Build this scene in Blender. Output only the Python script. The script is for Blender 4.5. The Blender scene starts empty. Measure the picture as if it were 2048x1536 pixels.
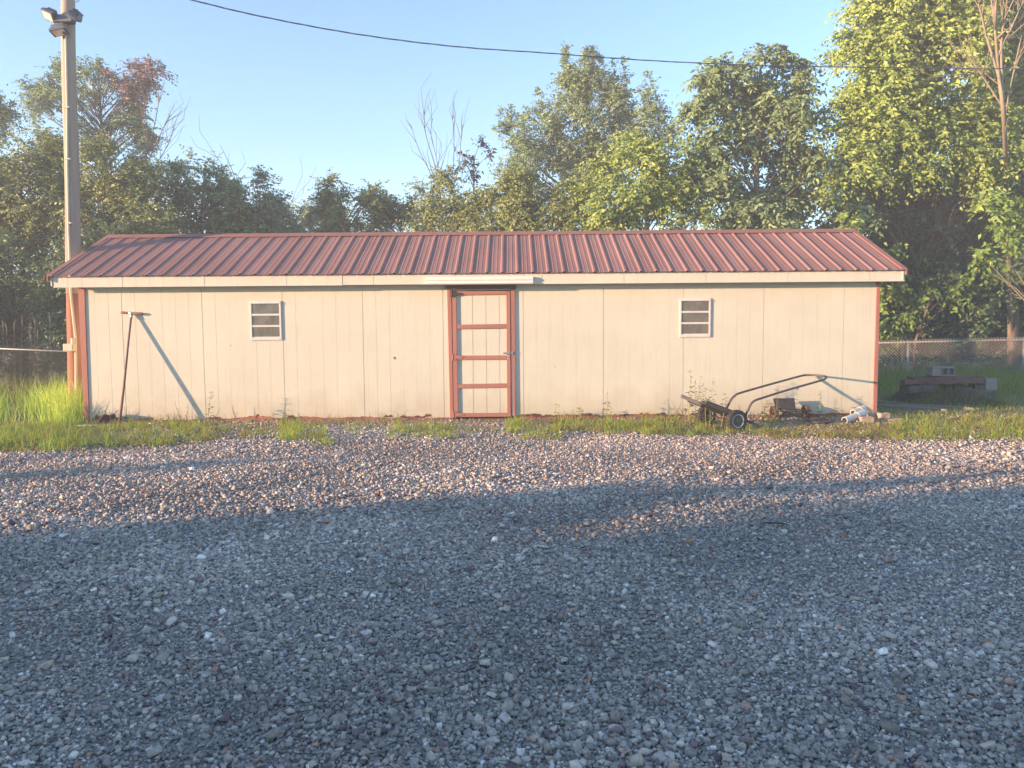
import bpy, math, random
import numpy as np
from mathutils import Vector, Matrix

random.seed(7)
RNG = np.random.default_rng(11)
sc = bpy.context.scene
COL = sc.collection
R = math.radians

# ------------------------------------------------------------------ camera
F = 1520.0                 # focal length in pixels of the 2048 px wide frame
CAM_H = 1.36
PITCH = math.atan(108 / F)
ROLL = math.radians(0.44)
fw = Vector((0, math.cos(PITCH), -math.sin(PITCH)))
r0 = Vector((1, 0, 0))
u0 = Vector((0, math.sin(PITCH), math.cos(PITCH)))
rt = r0 * math.cos(ROLL) - u0 * math.sin(ROLL)
up = u0 * math.cos(ROLL) + r0 * math.sin(ROLL)
CAM = Vector((0, 0, CAM_H))


def U(px, py, Y):
    """world point on the plane y = Y seen at (px, py) of the 2048x1536 photo"""
    d = fw + rt * ((px - 1024) / F) + up * (-(py - 768) / F)
    return CAM + d * (Y / d.y)


def G(px, py, z=0.0):
    d = fw + rt * ((px - 1024) / F) + up * (-(py - 768) / F)
    return CAM + d * ((z - CAM_H) / d.z)


cam_d = bpy.data.cameras.new('camera')
cam_d.sensor_width = 36.0
cam_d.lens = 36.0 * F / 2048.0
cam_d.clip_start = 0.05
cam_d.clip_end = 2000
cam = bpy.data.objects.new('camera', cam_d)
cam.matrix_world = Matrix(((rt.x, up.x, -fw.x, CAM.x), (rt.y, up.y, -fw.y, CAM.y),
                           (rt.z, up.z, -fw.z, CAM.z), (0, 0, 0, 1)))
COL.objects.link(cam)
sc.camera = cam

# ------------------------------------------------------------------ light
SUN_AZ, SUN_EL = 68.0, 7.5           # azimuth from -Y towards -X
a, e = R(SUN_AZ), R(SUN_EL)
to_sun = Vector((-math.sin(a) * math.cos(e), -math.cos(a) * math.cos(e), math.sin(e)))
sun_d = bpy.data.lights.new('sun', 'SUN')
sun_d.energy = 3.4
sun_d.angle = R(0.55)
sun_d.color = (1.0, 0.62, 0.36)
sun = bpy.data.objects.new('sun', sun_d)
sun.rotation_euler = to_sun.to_track_quat('Z', 'Y').to_euler()
sun.location = (-20, -8, 12)
COL.objects.link(sun)
w = bpy.data.worlds.new('World')
sc.world = w
w.use_nodes = True
nt = w.node_tree
bg = nt.nodes['Background']
sky = nt.nodes.new('ShaderNodeTexSky')
sky.sky_type = 'NISHITA'
sky.sun_disc = False
sky.sun_elevation = e
sky.sun_rotation = R(180 + SUN_AZ)
sky.altitude = 100
sky.air_density = 1.0
sky.dust_density = 0.1
sky.ozone_density = 2.8
nt.links.new(sky.outputs[0], bg.inputs[0])
bg.inputs[1].default_value = 0.090
sc.view_settings.view_transform = 'Standard'
sc.view_settings.look = 'None'
sc.view_settings.exposure = 2.6
sc.view_settings.gamma = 1.0
sc.view_settings.use_curve_mapping = False
sc.cycles.use_denoising = True
sc.cycles.denoising_prefilter = 'ACCURATE'
sc.cycles.denoising_input_passes = 'RGB_ALBEDO_NORMAL'
sc.cycles.max_bounces = 6
sc.cycles.diffuse_bounces = 3
sc.cycles.transparent_max_bounces = 8


# ------------------------------------------------------------------ materials
def mat(name, col, rough=0.7, var=0.15, scale=6.0, bump=0.0, bscale=None, metal=0.0, spec=0.4,
        stretch=(1, 1, 1), col2=None, cover=0.5):
    m = bpy.data.materials.new(name)
    m.use_nodes = True
    n = m.node_tree
    p = n.nodes['Principled BSDF']
    p.inputs['Roughness'].default_value = rough
    p.inputs['Metallic'].default_value = metal
    p.inputs['Specular IOR Level'].default_value = spec
    tc = n.nodes.new('ShaderNodeTexCoord')
    mp = n.nodes.new('ShaderNodeMapping')
    mp.inputs['Scale'].default_value = stretch
    n.links.new(tc.outputs['Object'], mp.inputs[0])
    nz = n.nodes.new('ShaderNodeTexNoise')
    nz.inputs['Scale'].default_value = scale
    nz.inputs['Detail'].default_value = 6
    nz.inputs['Roughness'].default_value = 0.65
    n.links.new(mp.outputs[0], nz.inputs['Vector'])
    rp = n.nodes.new('ShaderNodeValToRGB')
    c2 = col2 if col2 else tuple(c * (1 - var) for c in col)
    c1 = tuple(min(1, c * (1 + var)) for c in col) if not col2 else col
    rp.color_ramp.elements[0].position = max(0, cover - 0.18)
    rp.color_ramp.elements[1].position = min(1, cover + 0.18)
    rp.color_ramp.elements[0].color = (*c2, 1)
    rp.color_ramp.elements[1].color = (*c1, 1)
    n.links.new(nz.outputs['Fac'], rp.inputs[0])
    n.links.new(rp.outputs[0], p.inputs['Base Color'])
    if bump:
        nb = n.nodes.new('ShaderNodeTexNoise')
        nb.inputs['Scale'].default_value = bscale or scale * 4
        nb.inputs['Detail'].default_value = 5
        n.links.new(mp.outputs[0], nb.inputs['Vector'])
        b = n.nodes.new('ShaderNodeBump')
        b.inputs['Strength'].default_value = bump
        b.inputs['Distance'].default_value = 0.01
        n.links.new(nb.outputs['Fac'], b.inputs['Height'])
        n.links.new(b.outputs[0], p.inputs['Normal'])
    return m


def attr_mat(name, rough=0.6, spec=0.3, trans=0.0, noise=0.0, nscale=40, bump=0.0):
    m = bpy.data.materials.new(name)
    m.use_nodes = True
    n = m.node_tree
    p = n.nodes['Principled BSDF']
    p.inputs['Roughness'].default_value = rough
    p.inputs['Specular IOR Level'].default_value = spec
    at = n.nodes.new('ShaderNodeAttribute')
    at.attribute_name = 'tint'
    col = at.outputs['Color']
    if noise:
        tc = n.nodes.new('ShaderNodeTexCoord')
        nz = n.nodes.new('ShaderNodeTexNoise')
        nz.inputs['Scale'].default_value = nscale
        nz.inputs['Detail'].default_value = 3
        n.links.new(tc.outputs['Object'], nz.inputs['Vector'])
        mr = n.nodes.new('ShaderNodeMapRange')
        mr.inputs[1].default_value = 0.3
        mr.inputs[2].default_value = 0.7
        mr.inputs[3].default_value = 1 - noise
        mr.inputs[4].default_value = 1 + noise
        n.links.new(nz.outputs['Fac'], mr.inputs[0])
        vm = n.nodes.new('ShaderNodeVectorMath')
        vm.operation = 'SCALE'
        n.links.new(col, vm.inputs[0])
        n.links.new(mr.outputs[0], vm.inputs['Scale'])
        col = vm.outputs[0]
        if bump:
            b = n.nodes.new('ShaderNodeBump')
            b.inputs['Strength'].default_value = bump
            b.inputs['Distance'].default_value = 0.004
            n.links.new(nz.outputs['Fac'], b.inputs['Height'])
            n.links.new(b.outputs[0], p.inputs['Normal'])
    n.links.new(col, p.inputs['Base Color'])
    if trans:
        tr = n.nodes.new('ShaderNodeBsdfTranslucent')
        n.links.new(col, tr.inputs['Color'])
        mx = n.nodes.new('ShaderNodeMixShader')
        mx.inputs[0].default_value = trans
        n.links.new(p.outputs[0], mx.inputs[1])
        n.links.new(tr.outputs[0], mx.inputs[2])
        n.links.new(mx.outputs[0], n.nodes['Material Output'].inputs[0])
    return m


def siding_mat(name, col):
    """painted wood siding: vertical grain, faint blotches, worn flecks and grime along the bottom"""
    m = mat(name, col, rough=0.75, var=0.05, scale=1.3, spec=0.25)
    n = m.node_tree
    p = n.nodes['Principled BSDF']
    tc = [x for x in n.nodes if x.type == 'TEX_COORD'][0]
    base = p.inputs['Base Color'].links[0].from_socket
    mp = n.nodes.new('ShaderNodeMapping')
    mp.inputs['Scale'].default_value = (1, 1, 0.035)
    n.links.new(tc.outputs['Object'], mp.inputs[0])
    g = n.nodes.new('ShaderNodeTexNoise')
    g.inputs['Scale'].default_value = 55
    g.inputs['Detail'].default_value = 8
    g.inputs['Distortion'].default_value = 0.6
    n.links.new(mp.outputs[0], g.inputs['Vector'])
    b = n.nodes.new('ShaderNodeBump')
    b.inputs['Strength'].default_value = 0.16
    b.inputs['Distance'].default_value = 0.005
    n.links.new(g.outputs['Fac'], b.inputs['Height'])
    n.links.new(b.outputs[0], p.inputs['Normal'])
    r1 = n.nodes.new('ShaderNodeValToRGB')
    r1.color_ramp.elements[0].position = 0.30
    r1.color_ramp.elements[0].color = (0.93, 0.91, 0.88, 1)
    r1.color_ramp.elements[1].position = 0.46
    r1.color_ramp.elements[1].color = (1, 1, 1, 1)
    n.links.new(g.outputs['Fac'], r1.inputs[0])
    mx = n.nodes.new('ShaderNodeMixRGB')
    mx.blend_type = 'MULTIPLY'
    mx.inputs[0].default_value = 0.8
    n.links.new(base, mx.inputs[1])
    n.links.new(r1.outputs[0], mx.inputs[2])
    # grime: splashed dirt that climbs unevenly from the bottom edge
    sx = n.nodes.new('ShaderNodeSeparateXYZ')
    n.links.new(tc.outputs['Object'], sx.inputs[0])
    dn = n.nodes.new('ShaderNodeTexNoise')
    dn.inputs['Scale'].default_value = 3.0
    dn.inputs['Detail'].default_value = 7
    n.links.new(tc.outputs['Object'], dn.inputs['Vector'])
    ma = n.nodes.new('ShaderNodeMath')
    ma.operation = 'MULTIPLY_ADD'
    n.links.new(dn.outputs['Fac'], ma.inputs[0])
    ma.inputs[1].default_value = -0.75
    n.links.new(sx.outputs['Z'], ma.inputs[2])
    mr = n.nodes.new('ShaderNodeMapRange')
    mr.inputs[1].default_value = -0.32
    mr.inputs[2].default_value = 0.12
    mr.inputs[3].default_value = 0.38
    mr.inputs[4].default_value = 0.0
    n.links.new(ma.outputs[0], mr.inputs[0])
    m2 = n.nodes.new('ShaderNodeMixRGB')
    m2.blend_type = 'MULTIPLY'
    n.links.new(mr.outputs[0], m2.inputs[0])
    n.links.new(mx.outputs[0], m2.inputs[1])
    m2.inputs[2].default_value = (0.62, 0.52, 0.40, 1)
    # small chipped flecks
    vn = n.nodes.new('ShaderNodeTexNoise')
    vn.inputs['Scale'].default_value = 14
    vn.inputs['Detail'].default_value = 4
    mp3 = n.nodes.new('ShaderNodeMapping')
    mp3.inputs['Scale'].default_value = (1, 1, 0.3)
    n.links.new(tc.outputs['Object'], mp3.inputs[0])
    n.links.new(mp3.outputs[0], vn.inputs['Vector'])
    r3 = n.nodes.new('ShaderNodeValToRGB')
    r3.color_ramp.elements[0].position = 0.755
    r3.color_ramp.elements[0].color = (0, 0, 0, 1)
    r3.color_ramp.elements[1].position = 0.775
    r3.color_ramp.elements[1].color = (0.6, 0.6, 0.6, 1)
    n.links.new(vn.outputs['Fac'], r3.inputs[0])
    m3 = n.nodes.new('ShaderNodeMixRGB')
    n.links.new(r3.outputs[0], m3.inputs[0])
    n.links.new(m2.outputs[0], m3.inputs[1])
    m3.inputs[2].default_value = (0.30, 0.24, 0.18, 1)
    n.links.new(m3.outputs[0], p.inputs['Base Color'])
    return m


M = dict(
    siding=siding_mat('cream_siding', (0.560, 0.562, 0.480)),
    groove=mat('groove_shadow', (0.45, 0.40, 0.31), 0.9),
    trim=mat('red_brown_paint', (0.34, 0.150, 0.122), 0.7, 0.14, 5, bump=0.25, bscale=60, stretch=(1, 1, 0.15)),
    trim_h=mat('red_brown_paint_rail', (0.34, 0.150, 0.122), 0.7, 0.14, 5, bump=0.25, bscale=60, stretch=(0.15, 1, 1)),
    skirt=mat('red_brown_skirt', (0.30, 0.115, 0.085), 0.8, 0.3, 9, bump=0.4, stretch=(0.3, 1, 1)),
    roof=mat('red_brown_roof_metal', (0.295, 0.170, 0.150), 0.75, 0.14, 2.2, spec=0.10, stretch=(1, 0.25, 0.25)),
    cap=mat('red_brown_cap_metal', (0.275, 0.15, 0.128), 0.7, 0.12, 2, spec=0.12),
    white=mat('white_aluminium', (0.60, 0.585, 0.57), 0.45, 0.06, 6, spec=0.5),
    gutter=mat('white_gutter_paint', (0.74, 0.70, 0.66), 0.5, 0.08, 5, spec=0.5, stretch=(0.3, 1, 1)),
    rot=mat('rotten_wood', (0.10, 0.055, 0.04), 0.95, 0.5, 20, bump=0.6),
    pane=mat('dusty_glass_with_reflections', (0.17, 0.15, 0.13), 0.08, 0.5, 6.5, spec=0.6, col2=(0.06, 0.065, 0.07), stretch=(1, 1, .6)),  # dusty grey, with blotches painted for reflections and shapes inside
    zinc=mat('zinc_steel', (0.55, 0.56, 0.58), 0.38, 0.1, 20, metal=0.9),
    galv=mat('galvanised_steel', (0.46, 0.46, 0.45), 0.5, 0.12, 12, metal=0.55),
    wire=mat('galvanised_wire', (0.38, 0.34, 0.30), 0.55, 0.2, 12, metal=0.35),
    dark_iron=mat('dark_iron', (0.055, 0.05, 0.05), 0.55, 0.3, 18, metal=0.3),
    rust=mat('rusty_iron', (0.16, 0.085, 0.055), 0.8, 0.4, 22, bump=0.3, col2=(0.07, 0.045, 0.035)),
    rust_pipe=mat('brown_pipe_paint', (0.12, 0.092, 0.082), 0.5, 0.2, 16, spec=0.4),
    rod=mat('rusty_rod', (0.16, 0.085, 0.07), 0.7, 0.3, 30, bump=0.2),
    wood_handle=mat('brown_wood_handle', (0.24, 0.11, 0.08), 0.7, 0.25, 20, stretch=(0.2, 1, 1)),
    black=mat('worn_black_paint', (0.030, 0.031, 0.033), 0.5, 0.4, 14, spec=0.5, col2=(0.07, 0.065, 0.06), cover=0.38),
    tyre=mat('dusty_tyre_rubber', (0.045, 0.043, 0.042), 0.85, 0.35, 18, bump=0.5, bscale=90),
    hub=mat('grey_hub_paint', (0.10, 0.10, 0.10), 0.5, 0.25, 20, metal=0.4),
    rim=mat('pale_rim_steel', (0.62, 0.60, 0.58), 0.4, 0.15, 20, metal=0.5),
    greywood=mat('weathered_grey_wood', (0.19, 0.175, 0.16), 0.9, 0.25, 6, bump=0.5, bscale=50, stretch=(0.12, 1, 1)),
    brownwood=mat('red_brown_old_timber', (0.15, 0.09, 0.075), 0.9, 0.3, 6, bump=0.6, bscale=40, stretch=(0.15, 1, 1)),
    concrete=mat('pale_concrete', (0.26, 0.26, 0.245), 0.95, 0.14, 12, bump=0.5, bscale=120),
    concrete_d=mat('weathered_concrete', (0.115, 0.115, 0.095), 0.95, 0.3, 9, bump=0.6, bscale=80),
    tanbrick=mat('tan_brick', (0.44, 0.32, 0.235), 0.95, 0.18, 14, bump=0.6, bscale=80),
    pvc=mat('white_plastic', (0.58, 0.57, 0.54), 0.4, 0.06, 8),
    pole=mat('weathered_pole_wood', (0.34, 0.285, 0.235), 0.9, 0.22, 7, bump=0.6, bscale=45, stretch=(1, 1, 0.06)),
    pole_red=mat('stained_pole_wood', (0.33, 0.155, 0.10), 0.9, 0.25, 7, bump=0.6, bscale=45, stretch=(1, 1, 0.08)),
    conduit=mat('tan_conduit', (0.60, 0.52, 0.40), 0.6, 0.08, 6),
    lamp=mat('grey_blue_lamp_housing', (0.10, 0.115, 0.14), 0.5, 0.15, 14, metal=0.2),
    lens=mat('lamp_glass', (0.70, 0.66, 0.60), 0.15, 0.08, 9, spec=0.7),
    cable=mat('black_cable', (0.13, 0.13, 0.18), 0.6, 0.2, 20),
    bark=mat('grey_brown_bark', (0.13, 0.105, 0.08), 0.95, 0.35, 12, bump=0.6, stretch=(1, 1, 0.3)),
    bark_pale=mat('pale_dead_bark', (0.22, 0.19, 0.14), 0.95, 0.25, 12, bump=0.4, stretch=(1, 1, 0.3)),
    leaf=attr_mat('tree_leaves', 0.45, 0.35, trans=0.30),
    blade=attr_mat('grass_blades', 0.55, 0.3, trans=0.45),
    stone=attr_mat('gravel_stones', 0.85, 0.25, noise=0.22, nscale=55, bump=0.4),
    dryleaf=mat('dry_orange_leaf', (0.42, 0.22, 0.09), 0.7, 0.25, 40),
    twig=mat('dark_twig', (0.06, 0.045, 0.04), 0.9, 0.2, 20),
    house_wall=mat('house_siding', (0.45, 0.44, 0.42), 0.8, 0.08, 3),
    shingle=mat('grey_shingles', (0.09, 0.09, 0.09), 0.9, 0.25, 14),
)


# ------------------------------------------------------------------ objects
def link(name, me, parent=None):
    o = bpy.data.objects.new(name, me)
    COL.objects.link(o)
    if parent is not None:
        o.parent = parent
    return o


def tag(o, label=None, cat=None, group=None, kind=None):
    if label:
        o['label'] = label
    if cat:
        o['category'] = cat
    if group:
        o['group'] = group
    if kind:
        o['kind'] = kind
    return o


def thing(name, label, cat, loc=(0, 0, 0), group=None):
    o = bpy.data.objects.new(name, None)
    o.empty_display_size = 0.2
    o.location = loc
    COL.objects.link(o)
    return tag(o, label, cat, group)


class MB:
    """collects primitives given in world coordinates; build() links them as ONE mesh"""

    def __init__(s):
        s.v, s.f = [], []

    def add(s, vs, fs):
        o = len(s.v)
        s.v += [tuple(p) for p in vs]
        s.f += [tuple(i + o for i in q) for q in fs]

    def box(s, x0, x1, y0, y1, z0, z1):
        s.add([(x0, y0, z0), (x1, y0, z0), (x1, y1, z0), (x0, y1, z0),
               (x0, y0, z1), (x1, y0, z1), (x1, y1, z1), (x0, y1, z1)],
              [(3, 2, 1, 0), (4, 5, 6, 7), (0, 1, 5, 4), (1, 2, 6, 5), (2, 3, 7, 6), (3, 0, 4, 7)])

    def hexa(s, p):      # 8 points, bottom loop then top loop
        s.add(p, [(3, 2, 1, 0), (4, 5, 6, 7), (0, 1, 5, 4), (1, 2, 6, 5), (2, 3, 7, 6), (3, 0, 4, 7)])

    def obox(s, c, size, rot):
        """oriented box: centre, full sizes, rotation matrix"""
        c = Vector(c)
        pts = []
        for dz in (-.5, .5):
            for dx, dy in ((-.5, -.5), (.5, -.5), (.5, .5), (-.5, .5)):
                pts.append(c + rot @ Vector((dx * size[0], dy * size[1], dz * size[2])))
        s.hexa(pts)

    def bar(s, p0, p1, wdt, hgt, upv=Vector((0, 0, 1))):
        p0, p1 = Vector(p0), Vector(p1)
        d = (p1 - p0)
        x = d.normalized()
        y = upv.cross(x)
        if y.length < 1e-4:
            y = Vector((0, 1, 0)).cross(x)
        y.normalize()
        z = x.cross(y)
        m = Matrix((x, y, z)).transposed()
        s.obox((p0 + p1) / 2, (d.length, wdt, hgt), m)

    def tube(s, pts, rad, n=8, cap=True):
        pts = [Vector(p) for p in pts]
        k = len(pts)
        if not hasattr(rad, '__len__'):
            rad = [rad] * k
        t0 = (pts[1] - pts[0]).normalized()
        ref = Vector((0, 0, 1)) if abs(t0.z) < 0.9 else Vector((1, 0, 0))
        nx = t0.cross(ref).normalized()
        vs = []
        for i, p in enumerate(pts):
            t = (pts[min(i + 1, k - 1)] - pts[max(i - 1, 0)])
            if t.length < 1e-9:
                t = t0
            t = t.normalized()
            nx = (nx - t * nx.dot(t))
            nx.normalize()
            ny = t.cross(nx)
            for j in range(n):
                an = 2 * math.pi * j / n
                vs.append(p + (nx * math.cos(an) + ny * math.sin(an)) * rad[i])
        fs = []
        for i in range(k - 1):
            for j in range(n):
                j2 = (j + 1) % n
                fs.append((i * n + j, i * n + j2, (i + 1) * n + j2, (i + 1) * n + j))
        if cap:
            fs.append(tuple(range(n - 1, -1, -1)))
            fs.append(tuple((k - 1) * n + j for j in range(n)))
        s.add(vs, fs)

    def lathe(s, c, axis, prof, n=24):
        """prof: (offset along axis, radius) list, closed by its own first/last radius"""
        c, ax = Vector(c), Vector(axis).normalized()
        ref = Vector((0, 0, 1)) if abs(ax.z) < 0.9 else Vector((1, 0, 0))
        x = ax.cross(ref).normalized()
        y = ax.cross(x)
        vs, fs = [], []
        k = len(prof)
        for (o, r) in prof:
            for j in range(n):
                an = 2 * math.pi * j / n
                vs.append(c + ax * o + (x * math.cos(an) + y * math.sin(an)) * r)
        for i in range(k - 1):
            for j in range(n):
                j2 = (j + 1) % n
                fs.append((i * n + j, i * n + j2, (i + 1) * n + j2, (i + 1) * n + j))
        s.add(vs, fs)

    def build(s, name, m, parent=None, smooth=False, bevel=0.0, origin=None):
        off = Vector((0, 0, 0))
        if parent is not None:
            q = parent
            while q is not None:
                off += Vector(q.location)
                q = q.parent
        elif origin is not None:
            off = Vector(origin)
        me = bpy.data.meshes.new(name)
        me.from_pydata([tuple(Vector(p) - off) for p in s.v], [], s.f)
        me.materials.append(M[m] if isinstance(m, str) else m)
        me.polygons.foreach_set('use_smooth', [smooth] * len(me.polygons))
        me.update()
        o = link(name, me, parent)
        if parent is None and origin is not None:
            o.location = origin
        if bevel:
            b = o.modifiers.new('bevel', 'BEVEL')
            b.width = bevel
            b.segments = 2
            b.limit_method = 'ANGLE'
        return o


def np_mesh(name, V, Fq, tint, m, parent=None, smooth=False, off=None):
    """V (N,3), Fq (M,k) index array, tint (N,3)"""
    if off is not None:
        V = V - np.asarray(off)[None, :]
    me = bpy.data.meshes.new(name)
    nv, (nf, k) = len(V), Fq.shape
    me.vertices.add(nv)
    me.vertices.foreach_set('co', V.astype(np.float32).ravel())
    me.loops.add(nf * k)
    me.loops.foreach_set('vertex_index', Fq.astype(np.int32).ravel())
    me.polygons.add(nf)
    me.polygons.foreach_set('loop_start', np.arange(0, nf * k, k, dtype=np.int32))
    me.polygons.foreach_set('loop_total', np.full(nf, k, dtype=np.int32))
    if smooth:
        me.polygons.foreach_set('use_smooth', np.ones(nf, dtype=bool))
    if tint is not None:
        at = me.attributes.new('tint', 'FLOAT_COLOR', 'POINT')
        c4 = np.ones((nv, 4), dtype=np.float32)
        c4[:, :3] = tint
        at.data.foreach_set('color', c4.ravel())
    me.update(calc_edges=True)
    me.validate()
    me.materials.append(M[m])
    return link(name, me, parent)


def nrm(v):
    return v / (np.linalg.norm(v, axis=-1, keepdims=True) + 1e-9)


# ------------------------------------------------------------------ the shed
WY = 11.60                          # front wall plane
XL, XR = U(169, 700, WY).x, U(1751, 700, WY).x
EY, RY, BY = 11.36, 13.10, 14.84    # eave, ridge and rear eave of the roof
HX0, HX1 = U(97, 555, EY).x, U(1811, 547, EY).x
z_fb = U(1022, 568, EY).z           # fascia bottom
z_ft = U(1022, 549, EY).z           # fascia top
z_rg = U(1022, 463, RY).z
print('shed', XL, XR, HX0, HX1, z_fb, z_ft, z_rg)


def wx(px, py=700):
    return U(px, py, WY).x


def wz(px, py):
    return U(px, py, WY).z


shed = thing('shed', 'long low cream wooden shed with red brown ribbed metal roof and red trimmed door', 'shed',
             ((XL + XR) / 2, WY, 0))


def siding(x0, x1, z0fn, z1, y, holes=(), seam0=0.0, pitch=0.2032, seam=1.2192, seed=1, fine=0.05, deep=False):
    """grooved siding sheet facing -Y; grooves every 8 in, open seams every 4 ft"""
    rnd = random.Random(seed)
    mb = MB()
    edges = {round(x0, 4): 0, round(x1, 4): 0}
    gro = []
    k = math.floor((x0 - seam0) / pitch) - 1
    while seam0 + k * pitch < x1:
        gx = seam0 + k * pitch
        wid = 0.0045 if k % 6 == 0 else 0.0038
        if x0 + 0.02 < gx < x1 - 0.02:
            gro.append((gx - wid, gx + wid, 0.0045 if (k % 6 == 0 or deep) else 0.0006 + 0.0010 * rnd.random()))
        k += 1
    xs = {x0, x1}
    for g in gro:
        xs.update(g[:2])
    for h in holes:
        xs.update((h[0], h[1]))
    t = x0
    while t < x1:
        xs.add(t)
        t += fine * rnd.uniform(0.6, 1.4)
    xs = sorted(xs)
    prev = None
    for i in range(len(xs) - 1):
        xa, xb = xs[i], xs[i + 1]
        if xb - xa < 1e-4:
            continue
        xm = (xa + xb) / 2
        dep = 0
        for g in gro:
            if g[0] <= xm <= g[1]:
                dep = g[2]
        za, zb = z0fn(xa), z0fn(xb)
        segs = [(za, zb, z1, z1)]
        for h in holes:
            if h[0] <= xm <= h[1]:
                ns = []
                for (a0, b0, a1, b1) in segs:
                    if h[2] > max(a0, b0):
                        ns.append((a0, b0, h[2], h[2]))
                    if h[3] < a1:
                        ns.append((h[3], h[3], a1, b1))
                segs = ns
        for (a0, b0, a1, b1) in segs:
            mb.add([(xa, y + dep, a0), (xb, y + dep, b0), (xb, y + dep, b1), (xa, y + dep, a1)], [(0, 1, 2, 3)])
            if prev is not None and abs(prev - dep) > 1e-6:
                mb.add([(xa, y + prev, a0), (xa, y + dep, a0), (xa, y + dep, a1), (xa, y + prev, a1)], [(0, 1, 2, 3)])
        prev = dep
    return mb


rr = random.Random(5)
rotk = {}


def rot_bottom(x):
    """uneven, rotted lower edge of the siding"""
    v = 0.035 + 0.012 * math.sin(x * 1.3) + 0.01 * math.sin(x * 7.7 + 1)
    bite = max(0, math.sin(x * 2.1 + 0.6) * math.sin(x * 5.3)) ** 2
    v += 0.05 * bite * abs(math.sin(x * 31))
    if x < wx(420):
        v -= 0.02
    return v + 0.012 * abs(math.sin(x * 47.0)) * abs(math.sin(x * 13.1))


seam0 = wx(408, 720)
# door and window openings (x0, x1, z0, z1)
DX0, DX1 = wx(905), wx(1022)
DZ0, DZ1 = wz(960, 833), wz(960, 581)
W1 = (wx(505, 640), wx(560, 640), wz(530, 676), wz(530, 606))
W2 = (wx(1362, 640), wx(1418, 640), wz(1390, 671), wz(1390, 600))
WT = z_fb + 0.12
fwall = siding(XL, XR, rot_bottom, WT, WY, holes=[(DX0 - .004, DX1 + .004, -1, DZ1 + .004), W1, W2], seam0=seam0)
fwall.build('front_wall', 'siding', shed)

# sheathing behind the siding, rear and gable walls
mb = MB()
mb.box(XL + .002, XR - .002, WY + .03, WY + .06, 0.13, 0.9)
# side walls with gable tops
for (xa, xb) in ((XL, XL + .05), (XR - .05, XR)):
    zt = WT + .02
    mg = MB()
    mg.hexa([(xa, WY + .012, .02), (xb, WY + .012, .02), (xb, BY - .25, .02), (xa, BY - .25, .02),
             (xa, WY + .012, zt), (xb, WY + .012, zt), (xb, BY - .25, zt), (xa, BY - .25, zt)])
    mg.add([(xa, WY + .012, zt), (xb, WY + .012, zt), (xb, BY - .25, zt), (xa, BY - .25, zt), (xa, RY, z_rg - .06), (xb, RY, z_rg - .06)],
           [(0, 1, 5, 4), (2, 3, 4, 5), (0, 4, 3), (1, 2, 5)])
    mg.build('gable_wall', 'siding', shed)
mg = MB()
mg.box(XL + .05, XR - .05, BY - .30, BY - .25, .02, WT)
mg.build('rear_wall', 'siding', shed)
mg = MB()
mg.box(XL + .05, XR - .05, WY + .10, BY - .30, .05, .10)
mg.build('floor_slab', 'greywood', shed)

# skirt boards showing under the siding
sk = MB()
for (pa, pb, zz) in ((175, 470, .055), (470, 898, .068), (1034, 1320, .062), (1320, 1748, .058)):
    sk.box(wx(pa, 838), wx(pb, 838) - .006, WY + .012, WY + .05, -.03, zz + .03)
    sk.box(wx(pa, 838), wx(pb, 838) - .004, WY - .018, WY + .010, -.05, .012 + zz * .25)
sk.build('skirt_board', 'skirt', shed, bevel=.003)
# rotten pieces of the bottom plate
rd = random.Random(3)
for (pa, pb, cnt) in ((185, 260, 4), (412, 440, 2), (760, 870, 4), (560, 600, 1), (1036, 1120, 5), (1160, 1200, 3), (1240, 1260, 1), (1300, 1400, 3)):
    for i in range(cnt):
        x = wx(pa + (pb - pa) * (i + rd.uniform(.2, .8)) / cnt, 838)
        ln = rd.uniform(.08, .17)
        rw = MB()
        zc = rd.uniform(.035, .06)
        nseg = 7
        top = [zc + rd.uniform(.004, .028) for _ in range(nseg + 1)]
        bot = [zc - rd.uniform(.006, .02) for _ in range(nseg + 1)]
        top[0] = bot[0] + .004; top[-1] = bot[-1] + .004
        yy0 = WY - .006 - rd.uniform(0, .008)
        vs = []
        for k in range(nseg + 1):
            xx_ = x + ln * (k / nseg - .5)
            vs += [(xx_, yy0, bot[k]), (xx_, yy0, top[k]), (xx_, yy0 + .012, top[k]), (xx_, yy0 + .012, bot[k])]
        fs = [(0, 1, 2, 3), tuple(nseg * 4 + j for j in (3, 2, 1, 0))]
        for k in range(nseg):
            for j in range(4):
                j2 = (j + 1) % 4
                fs.append((k * 4 + j, k * 4 + 4 + j, k * 4 + 4 + j2, k * 4 + j2))
        rw.add(vs, fs)
        rw.build('rotten_wood', 'rot', shed)

# corner boards
cb = MB()
cb.hexa([(XL - .045, WY - .020, .0), (XL + .03, WY - .020, .0), (XL + .03, WY + .09, .0), (XL - .045, WY + .09, .0),
         (XL - .045, WY - .020, WT - .01), (XL + .055, WY - .020, WT - .01), (XL + .055, WY + .09, WT - .01), (XL - .045, WY + .09, WT - .01)])
cb.build('corner_board', 'trim', shed, bevel=.003)
cb = MB()
cb.hexa([(XR - .022, WY - .019, .0), (XR + .040, WY - .019, .0), (XR + .040, WY + .09, .0), (XR - .022, WY + .09, .0),
         (XR - .012, WY - .019, WT - .01), (XR + .040, WY - .019, WT - .01), (XR + .040, WY + .09, WT - .01), (XR - .012, WY + .09, WT - .01)])
cb.build('corner_board', 'trim', shed, bevel=.003)

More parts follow.
